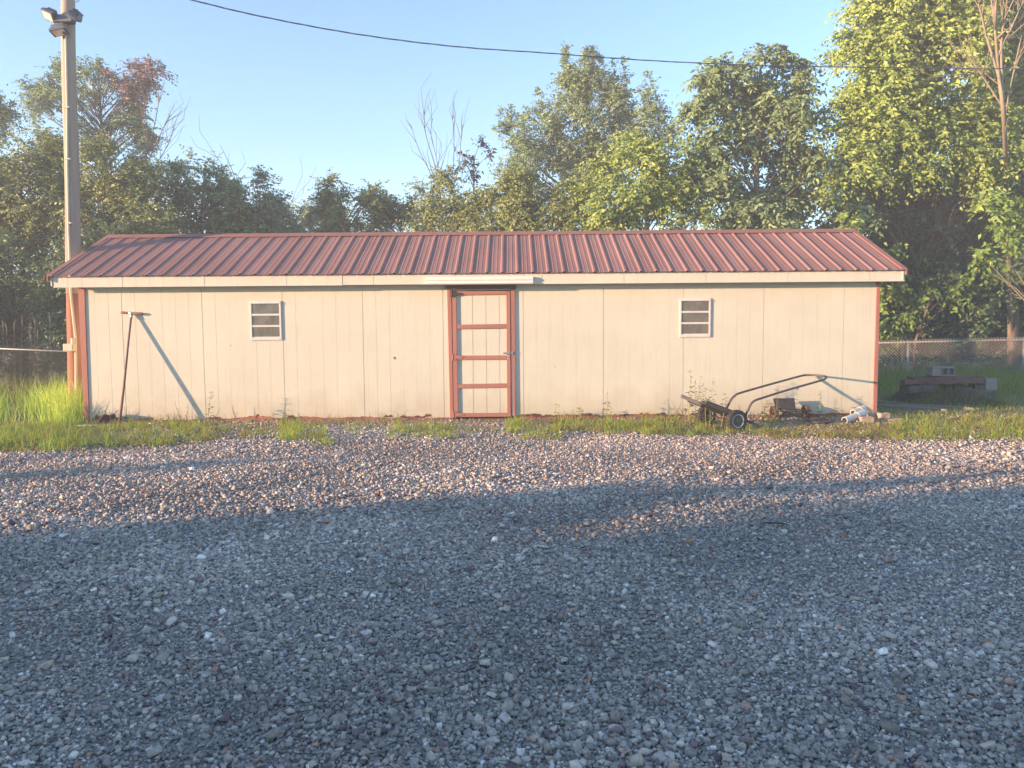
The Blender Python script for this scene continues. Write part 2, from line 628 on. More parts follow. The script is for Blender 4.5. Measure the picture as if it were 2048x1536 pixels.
# fascia: rips of the same siding, in three lengths that do not quite line up
for (xa, xb, dz, dy, sd) in ((HX0 + .05, wx(694), 0.0, 0, 2), (wx(694) + .004, wx(1050), .006, .004, 3), (wx(1050) + .004, HX1 - .0, -.002, 0, 4)):
    fm = siding(xa, xb, lambda x: z_fb + dz, z_ft + .02, EY + .02 + dy, seam0=seam0 + sd * .07, seed=sd, fine=.6)
    fm.box(xa, xb, EY + .03 + dy, EY + .045 + dy, z_fb + dz + .001, z_ft + .02)
    fm.build('fascia', 'siding', shed)
mg = MB()      # soffit
mg.box(HX0 + .06, HX1 - .02, EY + .046, WY - .002, z_fb + .03, z_fb + .045)
mg.build('soffit', 'siding', shed)

# ribbed metal roof: profile across x, swept along each slope
SL = math.atan2(z_rg - (z_ft + .02), RY - EY)


def roof_panel(x0, x1, ya, za, yb, zb, name):
    d = Vector((0, yb - ya, zb - za)).normalized()
    nv = Vector((0, -d.z, d.y)) if d.y > 0 else Vector((0, d.z, -d.y))
    prof = []
    x = x0
    pitch = 0.2286
    k = 0
    prof.append((x0, 0.0))
    x = x0 + 0.10
    while x + .06 < x1:
        prof += [(x - .028, 0), (x - .012, .016), (x + .012, .016), (x + .028, 0)]
        for q in (.083, .146):
            if x + q + .012 < x1 - .01:
                prof += [(x + q - .011, 0), (x + q - .004, .003), (x + q + .004, .003), (x + q + .011, 0)]
        x += pitch
        k += 1
    prof.append((x1, 0.0))
    mb = MB()
    n = len(prof)
    rr = random.Random(4)
    NS = 6
    vs = []
    for s in range(NS + 1):
        t = s / NS
        for (px, h) in prof:
            # slight oil-canning of the sheet
            wv = .0016 * math.sin(px * 3.1 + t * 5) + .0012 * math.sin(px * 9.3 - t * 8)
            p = Vector((px, ya + (yb - ya) * t, za + (zb - za) * t)) + nv * (h + wv)
            vs.append(p)
    fs = []
    for s in range(NS):
        for i in range(n - 1):
            q = (s * n + i, s * n + i + 1, (s + 1) * n + i + 1, (s + 1) * n + i)
            fs.append(q if d.y > 0 else q[::-1])
    mb.add(vs, fs)
    o = mb.build(name, 'roof', shed)
    so = o.modifiers.new('thick', 'SOLIDIFY')
    so.thickness = .0025
    so.offset = -1
    return o


ze = z_ft + .022
roof_panel(HX0, HX1, EY - .03, ze, RY, z_rg - .03, 'roof_panel')
roof_panel(HX0, HX1, BY + .03, ze, RY, z_rg - .03, 'roof_panel')
# ridge cap
rc = MB()
dd = Vector((0, RY - EY, z_rg - ze)).normalized()
nn = Vector((0, -dd.z, dd.y))
cw = .15
pts_f = Vector((0, RY, z_rg + .004)) - dd * cw
for (xa, xb, lift) in ((HX0 - .004, HX0 + 3.05, .002), (HX0 + 3.0, HX0 + 6.1, .005), (HX0 + 6.05, HX0 + 9.15, .002), (HX0 + 9.1, HX1 + .004, .005)):
    a0 = Vector((xa, RY, z_rg + lift)); b0 = Vector((xb, RY, z_rg + lift))
    f0 = a0 - dd * cw; f1 = b0 - dd * cw
    db = Vector((0, -dd.y, dd.z))
    g0 = a0 - db * cw; g1 = b0 - db * cw
    dn = nn * -.012
    rc.add([f0 + dn, f1 + dn, f0, f1, a0, b0, g0, g1, ], [(0, 1, 3, 2), (2, 3, 5, 4), (4, 5, 7, 6)])
o = rc.build('ridge_cap', 'cap', shed)
# rake trims
for sx, xx in ((-1, HX0), (1, HX1)):
    rk = MB()
    for (ya, yb) in ((EY - .03, RY), (BY + .03, RY)):
        p0 = Vector((xx, ya, ze)); p1 = Vector((xx, yb, z_rg - .03))
        h = .075
        e0 = .0
        d2 = Vector((0, 0, -1))
        x1_ = xx + sx * .012
        x0_ = xx - sx * .006
        rk.hexa([(x0_, ya, ze - h), (x1_, ya, ze - h), (x1_, yb, z_rg - .03 - h), (x0_, yb, z_rg - .03 - h),
                 (x0_, ya, ze + .004), (x1_, ya, ze + .004), (x1_, yb, z_rg - .026), (x0_, yb, z_rg - .026)])
        # flat top flange
        nv = Vector((0, -1, 1)).normalized()
        xi = xx - sx * .07
        lo, hi = sorted((xi, x1_))
        rk.hexa([(lo, ya, ze + .0045), (hi, ya, ze + .0045), (hi, yb, z_rg - .0255), (lo, yb, z_rg - .0255),
                 (lo, ya, ze + .024), (hi, ya, ze + .024), (hi, yb, z_rg - .006), (lo, yb, z_rg - .006)])
    rk.build('rake_trim', 'cap', shed)
# pale barge boards on the gable ends
for sx, xx in ((-1, HX0 + .02), (1, HX1 - .02)):
    bb = MB()
    for (ya, yb) in ((EY + .01, RY), (BY - .01, RY)):
        zz0, zz1 = ze - .012, z_rg - .045
        x0_, x1_ = sorted((xx, xx - sx * .02))
        bb.hexa([(x0_, ya, zz0 - .13), (x1_, ya, zz0 - .13), (x1_, yb, zz1 - .13), (x0_, yb, zz1 - .13),
                 (x0_, ya, zz0), (x1_, ya, zz0), (x1_, yb, zz1), (x0_, yb, zz1)])
    bb.build('barge_board', 'siding', shed)

# short white gutter piece over the door
gx0, gx1 = U(854, 563, EY).x, U(1066, 563, EY).x
gz0, gz1 = U(960, 568, EY).z, U(960, 553.5, EY).z
gm = MB()
gp = [(0, 0.0), (-.05, .0), (-.062, .014), (-.062, .030), (-.050, .036), (-.050, .052), (-.066, .060), (-.068, .086), (-.05, .094), (-.05, gz1 - gz0), (-.04, gz1 - gz0), (0, gz1 - gz0)]
vs = []
for gx in (gx0, gx1):
    for (dy, dz) in gp:
        vs.append((gx, EY + .018 + dy, gz0 - .004 + dz))
n = len(gp)
gm.add(vs, [(i, i + 1, n + i + 1, n + i)[::-1] for i in range(n - 1)] + [tuple(range(n)), tuple(range(2 * n - 1, n - 1, -1))])
gm.build('gutter', 'gutter', shed)

# windows
for (wn, W, pl, pr, pt, pb) in (('l', W1, 501, 563, 602.5, 680), ('r', W2, 1359, 1420.5, 597, 674)):
    pm = (pl + pr) / 2
    X0, X1 = wx(pl, 640), wx(pr, 640)
    Z0, Z1 = wz(pm, pb), wz(pm, pt)
    fo = .025
    mb = MB()
    yo = WY - .022
    mb.box(X0, X0 + fo, yo, WY + .03, Z0, Z1)
    mb.box(X1 - fo, X1, yo, WY + .03, Z0, Z1)
    mb.box(X0 + fo, X1 - fo, yo - .002, WY + .03, Z1 - .032, Z1)
    mb.box(X0 + fo, X1 - fo, yo - .002, WY + .03, Z0, Z0 + .040)
    mb.box(X0 - .006, X1 + .006, yo - .012, yo + .004, Z1 - .036, Z1 - .028)
    # nailing flange
    mb.box(X0 - .004, X1 + .004, WY - .007, WY - .0035, Z0 - .010, Z1 + .009)
    hgt = (Z1 - .032 - Z0 - .040) / 3
    for k in (1, 2):
        zc = Z0 + .040 + hgt * k
        mb.box(X0 + fo, X1 - fo, yo + .003, WY + .02, zc - .014, zc + .014)
    # cut the flange's middle is hidden by the panes
    win = mb.build('window', 'white', shed, bevel=.0015)
    pn = MB()
    for k in range(3):
        z0 = Z0 + .040 + hgt * k + .012
        z1 = Z0 + .040 + hgt * (k + 1) - .012
        pn.hexa([(X0 + fo - .002, WY - .012, z0), (X1 - fo + .002, WY - .012, z0), (X1 - fo + .002, WY - .008, z0), (X0 + fo - .002, WY - .008, z0),
                 (X0 + fo - .002, WY - .0105, z1), (X1 - fo + .002, WY - .0105, z1), (X1 - fo + .002, WY - .0075, z1), (X0 + fo - .002, WY - .0075, z1)])
    pn.build('pane', 'pane', win)
    for k in range(4):
        cl = MB()
        cx = X0 + .04 + (X1 - X0 - .08) * k / 3
        cl.tube([(cx, WY - .009, Z1 + .005), (cx, WY - .004, Z1 + .005)], .006, 6)
        cl.build('screw', 'zinc', win)

# door
door = siding(DX0 + .004, DX1 - .02, lambda x: DZ0 + .01, DZ1 - .02, WY + .012, seam0=wx(946), fine=2, deep=True)
door = door.build('door', 'siding', shed)
sA, sB = wx(905.5), wx(913.5)
sC, sD = wx(1013.5), wx(1020.5)
st = MB(); st.hexa([(sA + .004, WY - .018, DZ0), (sB + .01, WY - .018, DZ0), (sB + .01, WY + .010, DZ0), (sA + .004, WY + .010, DZ0),
                    (sA + .004, WY - .018, DZ1 - .012), (sB, WY - .018, DZ1 - .012), (sB, WY + .010, DZ1 - .012), (sA + .004, WY + .010, DZ1 - .012)])
st.build('stile', 'trim', door, bevel=.002)
st = MB(); st.hexa([(sC, WY - .018, DZ0), (sD + .002, WY - .018, DZ0), (sD + .002, WY + .010, DZ0), (sC, WY + .010, DZ0),
                    (sC, WY - .018, DZ1 - .012), (sD + .006, WY - .018, DZ1 - .012), (sD + .006, WY + .010, DZ1 - .012), (sC, WY + .010, DZ1 - .012)])
st.build('stile', 'trim', door, bevel=.002)
for (ya, yb) in ((582, 589.5), (648.5, 657), (711, 719), (767.5, 775.5), (826, 833.5)):
    rl = MB()
    tilt = .004 * random.uniform(-1, 1)
    za, zb = wz(960, yb), wz(960, ya)
    rl.hexa([(sB + .011, WY - .016, za + tilt), (sC - .002, WY - .016, za - tilt), (sC - .002, WY + .010, za - tilt), (sB + .011, WY + .010, za + tilt),
             (sB + .011, WY - .016, zb + tilt), (sC - .002, WY - .016, zb - tilt), (sC - .002, WY + .010, zb - tilt), (sB + .011, WY + .010, zb + tilt)])
    rl.build('rail', 'trim_h', door, bevel=.002)
for zc, big in ((wz(905, 588), 'dark_iron'), (wz(905, 714), 'trim'), (wz(905, 829), 'trim')):
    hg = MB()
    hg.box(sA - .024, sA - .003, WY - .026, WY - .019, zc - .05, zc + .05)
    hg.box(sA + .006, sA + .045, WY - .025, WY - .019, zc - .05, zc + .05)
    hg.tube([(sA + .001, WY - .026, zc - .052), (sA + .001, WY - .026, zc + .052)], .008, 8)
    hg.hexa([(sA + .046, WY - .0245, zc - .03), (sA + .16, WY - .0245, zc - .010), (sA + .16, WY - .019, zc - .010), (sA + .046, WY - .019, zc - .03),
             (sA + .046, WY - .0245, zc + .03), (sA + .16, WY - .0245, zc + .010), (sA + .16, WY - .019, zc + .010), (sA + .046, WY - .019, zc + .03)])
    hg.build('hinge', big, door)
zl = wz(1018, 706)
lt = MB()
lx0 = wx(1007.5)
lt.box(lx0, lx0 + .085, WY - .030, WY - .019, zl - .018, zl + .018)
lt.tube([(lx0 - .01, WY - .038, zl), (lx0 + .155, WY - .038, zl)], .008, 8)
lt.box(lx0 + .118, lx0 + .14, WY - .044, WY - .019, zl - .022, zl + .022)
lt.tube([(lx0 + .05, WY - .038, zl), (lx0 + .05, WY - .065, zl - .012)], .006, 6)
lt.build('latch', 'zinc', door)
hs = MB()
hs.box(wx(1014.5), wx(1019.5), WY - .021, WY - .0185, wz(1017, 719), wz(1017, 711))
hs.build('lock_plate', 'tanbrick', door)
hs = MB()
hs.lathe((wx(1017), WY - .0215, wz(1017, 714.5)), (0, -1, 0), [(0, .009), (.002, .009), (.002, .001)], 10)
hs.build('lock_hole', 'dark_iron', door)
# jambs, header, threshold; dark sheet put in for the shaded gap behind
fm = MB()
jl0, jl1 = wx(896), wx(904.5)
fm.hexa([(jl0 + .02, WY - .020, .02), (jl1 + .002, WY - .020, .02), (jl1 + .002, WY + .05, .02), (jl0 + .02, WY + .05, .02),
         (jl0, WY - .020, DZ1 + .02), (jl1, WY - .020, DZ1 + .02), (jl1, WY + .05, DZ1 + .02), (jl0, WY + .05, DZ1 + .02)])
jr0, jr1 = wx(1022.5), wx(1030)
fm.hexa([(jr0 + .035, WY - .034, .0), (jr1 - .002, WY - .034, .0), (jr1 - .002, WY + .02, .0), (jr0 + .035, WY + .02, .0),
         (jr0, WY - .026, DZ1 + .02), (jr1 + .004, WY - .026, DZ1 + .02), (jr1 + .004, WY + .05, DZ1 + .02), (jr0, WY + .05, DZ1 + .02)])
fm.build('door_jamb', 'trim', shed, bevel=.002)
hd = MB()
hd.box(wx(893), wx(1032.5), WY - .05, WY - .003, DZ1 + .022, wz(960, 571))
M['header'] = mat('shade_dark_header', (.13, .075, .068), .8, .2, 9, bump=.3, stretch=(.2, 1, 1))  # eave and gutter shade darkened into the header's brown
hd.build('door_header', 'header', shed, bevel=.003)
bk = MB()
bk.box(DX0 - .02, DX1 + .05, WY + .055, WY + .07, -.02, DZ1 + .06)
bk.build('door_gap_shade', 'dark_iron', shed)
# knot hole and nail stains
for (px, py, r_) in ((789.5, 716, .022), (1595, 777, .017), (216, 637, .006), (216, 651, .006), (461, 691, .008), (1110, 734, .008)):
    c = U(px, py, WY)
    kh = MB()
    kh.lathe((c.x, WY - .0012, c.z), (0, -1, 0), [(0, r_), (.001, r_ * .8), (.0012, .0005)], 10)
    kh.build('knot_hole', 'greywood', shed)

# ------------------------------------------------------------------ T-handled probe leaning on the wall
pt = U(263, 628, WY - .035)
pb_ = G(236, 846)
pb_ = Vector((pb_.x, WY - .47, 0.0))
pbx = U(238, 846, WY - .47)
pb_ = Vector((pbx.x, WY - .47, -.01))
tool = thing('soil_probe', 'rusty rod with brown T-shaped handle leaning against the cream wall', 'hand tool', (pb_.x, pb_.y, 0))
mb = MB()
mid = pb_.lerp(pt, .35)
mb.tube([pb_, pb_.lerp(pt, .2) + Vector((.004, 0, 0)), mid + Vector((.006, 0, 0)), pb_.lerp(pt, .7), pt], [.019, .018, .017, .015, .014], 10)
mb.build('rod', 'rod', tool, smooth=True)
hx = (pt - pb_).normalized()
ha = U(242, 625, WY - .05); hb = U(285, 627.5, WY - .03)
hm = ha.lerp(hb, .5)
mb = MB(); mb.tube([ha, ha.lerp(hb, .08), ha.lerp(hb, .36), ha.lerp(hb, .40)], [.018, .021, .015, .012], 10)
mb.build('grip', 'wood_handle', tool, smooth=True)
mb = MB(); mb.tube([ha.lerp(hb, .58), ha.lerp(hb, .62), ha.lerp(hb, .96), hb], [.014, .021, .021, .019], 10)
mb.build('grip', 'wood_handle', tool, smooth=True)
mb = MB(); mb.tube([ha.lerp(hb, .36), ha.lerp(hb, .60)], .020, 10); mb.tube([pt + hx * -.07, pt + hx * .004], .022, 10)
mb.build('pipe_tee', 'zinc', tool, smooth=True)

# ------------------------------------------------------------------ utility pole
PY = 12.36
p_bot = U(152, 800, PY); p_bot.z = -.05
p_top = U(133, -120, PY)
pole = thing('utility_pole', 'weathered wooden utility pole with three floodlights at the left end of the shed', 'utility pole', (p_bot.x, PY, 0))


def pole_at(z):
    t = (z - p_bot.z) / (p_top.z - p_bot.z)
    return p_bot.lerp(p_top, t)


def pole_r(z):
    return .119 - .003 * z


mb = MB()
zs = [2.0 + (p_top.z - 2.0) * i / 12 for i in range(13)]
mb.tube([pole_at(z) + Vector((.006 * math.sin(z * 2), .006 * math.cos(z * 1.7), 0)) for z in zs], [pole_r(z) for z in zs], 20)
mb.build('pole_shaft', 'pole', pole, smooth=True)
mb = MB()
zs = [-.05, .5, 1.0, 1.5, 2.0]
mb.tube([pole_at(z) for z in zs], [pole_r(z) + .002 for z in zs], 20)
mb.build('pole_foot', 'pole_red', pole, smooth=True)
mb = MB()
cz = [.3, .9, 1.02, 1.1, 1.3, 2.0, 3.0, 4.0, 5.0, 6.2]
cp = []
for z in cz:
    q = pole_at(z)
    an_ = R(6 if z > 1.3 else 26) + .10 * math.sin(z * 1.4)
    rr_ = pole_r(z) + .014
    cp.append(Vector((q.x + math.sin(an_) * rr_, q.y - math.cos(an_) * rr_, z)))
mb.tube(cp, [.020, .020, .020, .020, .020, .019, .018, .018, .017, .016], 10)
for z in (2.3, 3.1, 4.1, 4.9):
    q = pole_at(z)
    mb.box(q.x - .03, q.x + .055, q.y - pole_r(z) - .036, q.y - pole_r(z) + .03, z, z + .02)
mb.build('conduit', 'conduit', pole, smooth=False)
q = pole_at(1.09)
mb = MB()
zc = U(151, 695, PY - .2).z
mb.box(q.x - .075, q.x + .09, q.y - .215, q.y - .105, zc - .06, zc + .06)
mb.box(q.x - .06, q.x + .075, q.y - .225, q.y - .215, zc - .045, zc + .045)
mb.tube([(q.x + .05, q.y - .15, zc + .06), (q.x + .05, q.y - .15, zc + .15)], .03, 10)
mb.build('conduit_box', 'conduit', pole, bevel=.006)


def floodlight(c, aim, upv, wdt=.25, hgt=.13, dep=.09):
    aim = Vector(aim).normalized()
    x = Vector(upv).cross(aim).normalized()
    z = aim.cross(x)
    m3 = Matrix((x, z, aim)).transposed()
    h = MB()
    c = Vector(c)
    a_, b_, d_ = wdt / 2, hgt / 2, dep / 2
    pts = [c + m3 @ Vector(p) for p in ((-a_ * .6, -b_ * .6, -d_), (a_ * .6, -b_ * .6, -d_), (a_ * .6, b_ * .6, -d_), (-a_ * .6, b_ * .6, -d_),
                                        (-a_, -b_, d_ * .3), (a_, -b_, d_ * .3), (a_, b_, d_ * .3), (-a_, b_, d_ * .3))]
    h.hexa(pts)
    h.obox(c + m3 @ Vector((0, 0, d_ * .65)), (wdt, hgt, d_ * .7), m3)
    for k in range(5):
        h.obox(c + m3 @ Vector((-.08 * wdt / .25 + k * .04 * wdt / .25, 0, -d_ * .8)), (.006, hgt * .8, d_ * .8), m3)
    ho = h.build('floodlight', 'lamp', pole, bevel=.004)
    l = MB()
    l.obox(c + m3 @ Vector((0, 0, d_ + .002)), (wdt * .8, hgt * .75, .006), m3)
    l.build('lens', 'lens', ho)
    return ho


FY = PY - .2
fA = U(104, 29, FY); fB = U(150, 29, FY); fC = U(118, 59, FY)
floodlight(fA + Vector((-.02, 0, 0)), (-.45, -.6, -.65), (0.5, 0, 1), .21, .17, .12)
floodlight(fB + Vector((0, .02, 0)), (-.8, .1, -.75), (.1, .9, .5), .16, .24, .12)
floodlight(fC, (.25, -.25, -.95), (0.9, .1, .35), .16, .24, .11)
mb = MB()
c = U(128, 37, FY)
mb.box(c.x - .14, c.x + .13, c.y - .03, c.y + .10, c.z - .055, c.z + .055)
mb.tube([c + Vector((-.13, 0, 0)), fA + Vector((.05, .03, -.02))], .018, 8)
mb.tube([c + Vector((.10, 0, .03)), fB + Vector((.02, .0, 0))], .018, 8)
mb.tube([fC + Vector((.06, 0, -.02)), fC + Vector((.10, .03, -.06))], .03, 8)
mb.build('lamp_bracket', 'lamp', pole, bevel=.008)
mb = MB()
lp = [U(152 + 6 * math.cos(t), -2 + 6 * math.sin(t), PY - .1) for t in [i * math.pi / 6 for i in range(0, 13)]]
mb.tube(lp, .006, 6)
mb.build('wire_loop', 'cable', pole)

# ------------------------------------------------------------------ overhead cable
cps = [(330, -14), (500, 28), (700, 66), (900, 92), (1100, 106.5), (1300, 121), (1500, 130), (1700, 134), (2048, 137.5), (2300, 134)]
pp = []
for i in range(len(cps) - 1):
    for k in range(12):
        t = k / 12
        p0, p1 = cps[max(i - 1, 0)], cps[i]
        p2, p3 = cps[i + 1], cps[min(i + 2, len(cps) - 1)]
        q = [0.5 * (2 * p1[j] + (p2[j] - p0[j]) * t + (2 * p0[j] - 5 * p1[j] + 4 * p2[j] - p3[j]) * t * t + (3 * p1[j] - p0[j] - 3 * p2[j] + p3[j]) * t ** 3) for j in (0, 1)]
        pp.append(q)
cab = MB()
for ph in (0, 2.1, 4.2):
    pts = []
    for i, (x, y) in enumerate(pp):
        Y = 10 + 5.5 * (x - 330) / 1970
        b = U(x, y, Y)
        an = i * .55 + ph
        pts.append(b + Vector((0, math.cos(an) * .0065, math.sin(an) * .0065)))
    cab.tube(pts, .0038, 6)
o = cab.build('service_cable', 'cable', None, smooth=True)
tag(o, 'dark twisted overhead service cable sagging across the sky', 'cable')

# ------------------------------------------------------------------ garden cart
def wheel(name, c, axis, R_, wd, parent, spokes=False):
    w_ = MB()
    rr_ = R_ - .0
    prof = [(-wd * .42, R_ * .60), (-wd * .5, R_ * .72), (-wd * .46, R_ * .90), (-wd * .30, R_ * .985), (0, R_), (wd * .30, R_ * .985), (wd * .46, R_ * .90), (wd * .5, R_ * .72), (wd * .42, R_ * .60), (-wd * .42, R_ * .60)]
    w_.lathe(c, axis, prof, 28)
    # tread blocks
    ax = Vector(axis).normalized()
    ref = Vector((0, 0, 1))
    x = ax.cross(ref).normalized(); y = ax.cross(x)
    for j in range(26):
        an = 2 * math.pi * j / 26
        rad = x * math.cos(an) + y * math.sin(an)
        tang = ax.cross(rad)
        m3 = Matrix((ax, tang, rad)).transposed()
        for s in (-1, 1):
            w_.obox(Vector(c) + rad * (R_ * .985) + ax * s * wd * .24 + tang * s * .006, (wd * .34, .016, .014), m3)
    wo = w_.build(name, 'tyre', parent, smooth=False)
    h = MB()
    h.lathe(c, axis, [(-wd * .30, R_ * .05), (-wd * .30, R_ * .56), (wd * .30, R_ * .56), (wd * .30, R_ * .05)], 24)
    h.lathe(c, axis, [(-wd * .55, .004), (-wd * .55, R_ * .16), (wd * .55, R_ * .16), (wd * .55, .004)], 14)
    h.build('hub', 'hub', wo, smooth=False)
    r_ = MB()
    for s in (-1, 1):
        r_.lathe(c, axis, [(s * wd * .36, R_ * .55), (s * wd * .46, R_ * .58), (s * wd * .46, R_ * .635), (s * wd * .36, R_ * .66), (s * wd * .30, R_ * .6)], 28)
    r_.build('rim', 'rim', wo, smooth=True)
    return wo


nY, fY = 10.05, 10.72
near_c = U(1473, 845.5, nY); far_c = U(1413, 834, fY)
RW = .142
near_c.z = RW - .01
far_c.z = RW - .01
axle = (near_c - far_c).normalized()
cart = thing('hand_cart', 'black two-wheeled hand cart with brown hoop handle tipped in the grass by the wall', 'hand cart', (near_c.x, (nY + fY) / 2, 0))
wheel('wheel', near_c, axle, RW, .085, cart)
wheel('wheel', far_c, axle, RW, .085, cart)
ax_ = MB(); ax_.tube([far_c, near_c], .014, 10)
ax_.build('axle', 'dark_iron', cart)


def cy(t):            # depth between the far (0) and the near (1) side of the cart
    return fY - .10 + (nY + .10 - fY + .10) * t


dk = MB()
for t0, t1 in ((0.0, 1.0),):
    A = U(1394, 802, cy(.45)); B = U(1470, 832, cy(.45))
    dv = Vector((axle.x, axle.y, 0)) * .22
    thick = Vector((0, 0, .03))
    dk.hexa([A - dv - thick, B - dv - thick, B + dv - thick, A + dv - thick, A - dv, B - dv, B + dv, A + dv])
    # side channels
    for sg in (-1, 1):
        a2, b2 = A + dv * sg * 1.02, B + dv * sg * 1.02
        dk.bar(a2, b2, .03, .065)
dk.build('deck', 'black', cart, bevel=.003)
tb = MB()
tb.bar(U(1362, 791.5, cy(.5)), U(1402, 809, cy(.5)), .07, .050)
tb.build('tongue', 'greywood', cart, bevel=.004)
lg = MB()
lg.bar(U(1466, 830, cy(.62)), U(1527, 856, cy(.62)), .05, .042)
lg.build('rest_leg', 'black', cart, bevel=.003)
fd = MB()
fd.obox(U(1479, 826.5, nY + .06), (.09, .10, .055), Matrix.Rotation(.3, 3, 'Y'))
fd.build('socket', 'black', cart, bevel=.005)
fd = MB()
fd.obox(U(1438, 815, fY - .1), (.09, .08, .04), Matrix.Rotation(.3, 3, 'Y'))
fd.build('socket', 'black', cart, bevel=.005)
fd = MB()
fd.obox(U(1484, 836, nY + .12), (.10, .05, .13), Matrix.Rotation(.3, 3, 'Y'))
fd.build('bracket', 'black', cart, bevel=.005)


def smooth_path(P, sub=6):
    out = []
    P = [Vector(p) for p in P]
    for i in range(len(P) - 1):
        p0, p1, p2, p3 = P[max(i - 1, 0)], P[i], P[i + 1], P[min(i + 2, len(P) - 1)]
        for k in range(sub):
            t = k / sub
            out.append(.5 * (2 * p1 + (p2 - p0) * t + (2 * p0 - 5 * p1 + 4 * p2 - p3) * t * t + (3 * p1 - p0 - 3 * p2 + p3) * t ** 3))
    out.append(P[-1])
    return out


hpx = [(1451, 822, .1), (1456, 811, .1), (1463, 798, .1), (1470, 791, .1), (1480, 786, .1), (1530, 771.5, .1), (1588, 755.5, .1), (1603, 751.5, .12), (1614, 750, .18), (1630, 750.3, .5),
       (1645, 751.5, .82), (1651.5, 753.3, .90), (1651, 757, .93), (1640, 761.5, .93), (1580, 778.5, .93), (1521, 797, .93), (1509, 801.5, .93), (1502, 808, .93), (1497, 818, .93), (1489, 834, .93)]
hb_ = MB()
hb_.tube(smooth_path([U(x, y, cy(t) + 1.12 * min(1, max(0, (x - 1458 - 34 * (t > .5)) / (1650 - 1470)))) for (x, y, t) in hpx], 4), .0155, 10)
hb_.build('handle', 'rust_pipe', cart, smooth=True)

# ------------------------------------------------------------------ old hand truck lying on its back
truck = thing('hand_truck', 'rusty old hand truck lying on its back with its dark toe plate upright', 'hand truck', U(1610, 850, 10.96))
truck.location.z = 0
pl_ = MB()
tp = [U(1546, 797, 11.41), U(1589, 796, 11.41), U(1592, 820, 11.36), U(1552, 820, 11.36)]
th = Vector((0, .012, 0))
pl_.hexa([tp[3], tp[2], tp[2] + th, tp[3] + th, tp[0], tp[1], tp[1] + th, tp[0] + th])
pl_.build('toe_plate', 'dark_iron', truck, bevel=.006)
fr = MB()
fr.tube(smooth_path([U(1552, 819, 11.34), U(1575, 825, 11.16), U(1600, 833, 10.81), U(1622, 843, 10.51), U(1640, 846, 10.41), U(1660, 844, 10.43), U(1669, 840, 10.56)], 4), .014, 8)
fr.tube(smooth_path([U(1592, 818, 11.34), U(1615, 824, 11.11), U(1640, 834, 10.81), U(1662, 840.5, 10.58)], 4), .012, 8)
fr.build('rails', 'dark_iron', truck, smooth=True)
xb = MB()
for (a0, b0) in (((1570, 824, 11.18), (1607, 822, 11.18)), ((1590, 830, 10.91), (1627, 830, 10.94)), ((1600, 833, 10.81), (1635, 838, 10.66)),
                 ((1612, 838, 10.66), (1645, 836, 10.76)), ((1588, 829, 10.96), (1612, 826, 11.06)), ((1620, 842, 10.52), (1655, 838, 10.66))):
    xb.bar(U(*a0), U(*b0), .02, .008)
xb.bar(U(1590, 818, 11.31), U(1592, 829, 11.26), .02, .02)
xb.build('crossbar', 'rust', truck)
for (a0, b0) in (((1652, 845, 10.43), (1647, 870, 10.18)), ((1572, 822, 11.21), (1558, 836, 11.21))):
    lg = MB()
    lg.bar(U(*a0), U(*b0), .025, .014)
    lg.build('leg', 'dark_iron', truck)
for cpx, cpy, Yc in ((1548, 833, 11.41), (1612, 828, 11.47)):
    c = U(cpx, cpy, Yc); c.z = max(c.z, .09)
    w_ = MB()
    w_.lathe(c, (1, .15, 0), [(-.02, .05), (-.028, .10), (.028, .10), (.02, .05), (-.02, .05)], 18)
    w_.lathe(c, (1, .15, 0), [(-.03, .01), (-.03, .03), (.03, .03), (.03, .01)], 10)
    for k in range(5):
        an = k * 2 * math.pi / 5
        w_.bar(c, c + Vector((0, math.cos(an), math.sin(an))) * .06, .02, .012)
    w_.build('wheel', 'rust', truck)

# ------------------------------------------------------------------ odds and ends by the right corner
for (a0, b0, r_, lab) in (((1689, 842, 10.7), (1728, 826, 10.95), .048, 'longer white plastic pipe lying in the weeds by the right corner of the shed'),
                          ((1706, 826, 11.25), (1727, 818, 11.4), .050, 'short white plastic pipe against the wall behind the longer white pipe')):
    A, B = U(*a0), U(*b0)
    A.z = max(A.z, r_); B.z = max(B.z, r_)
    mb = MB()
    ax = (B - A)
    L = ax.length
    mb.lathe(A, ax, [(0, r_ * .80), (0, r_), (L * .6, r_), (L * .6, r_ * 1.12), (L, r_ * 1.12), (L, r_ * .82), (L * .3, r_ * .8)], 20)
    o = mb.build('white_pipe', 'pvc', None, smooth=False, origin=((A.x + B.x) / 2, (A.y + B.y) / 2, 0))
    tag(o, lab, 'pipe', 'white pipes at the shed corner')


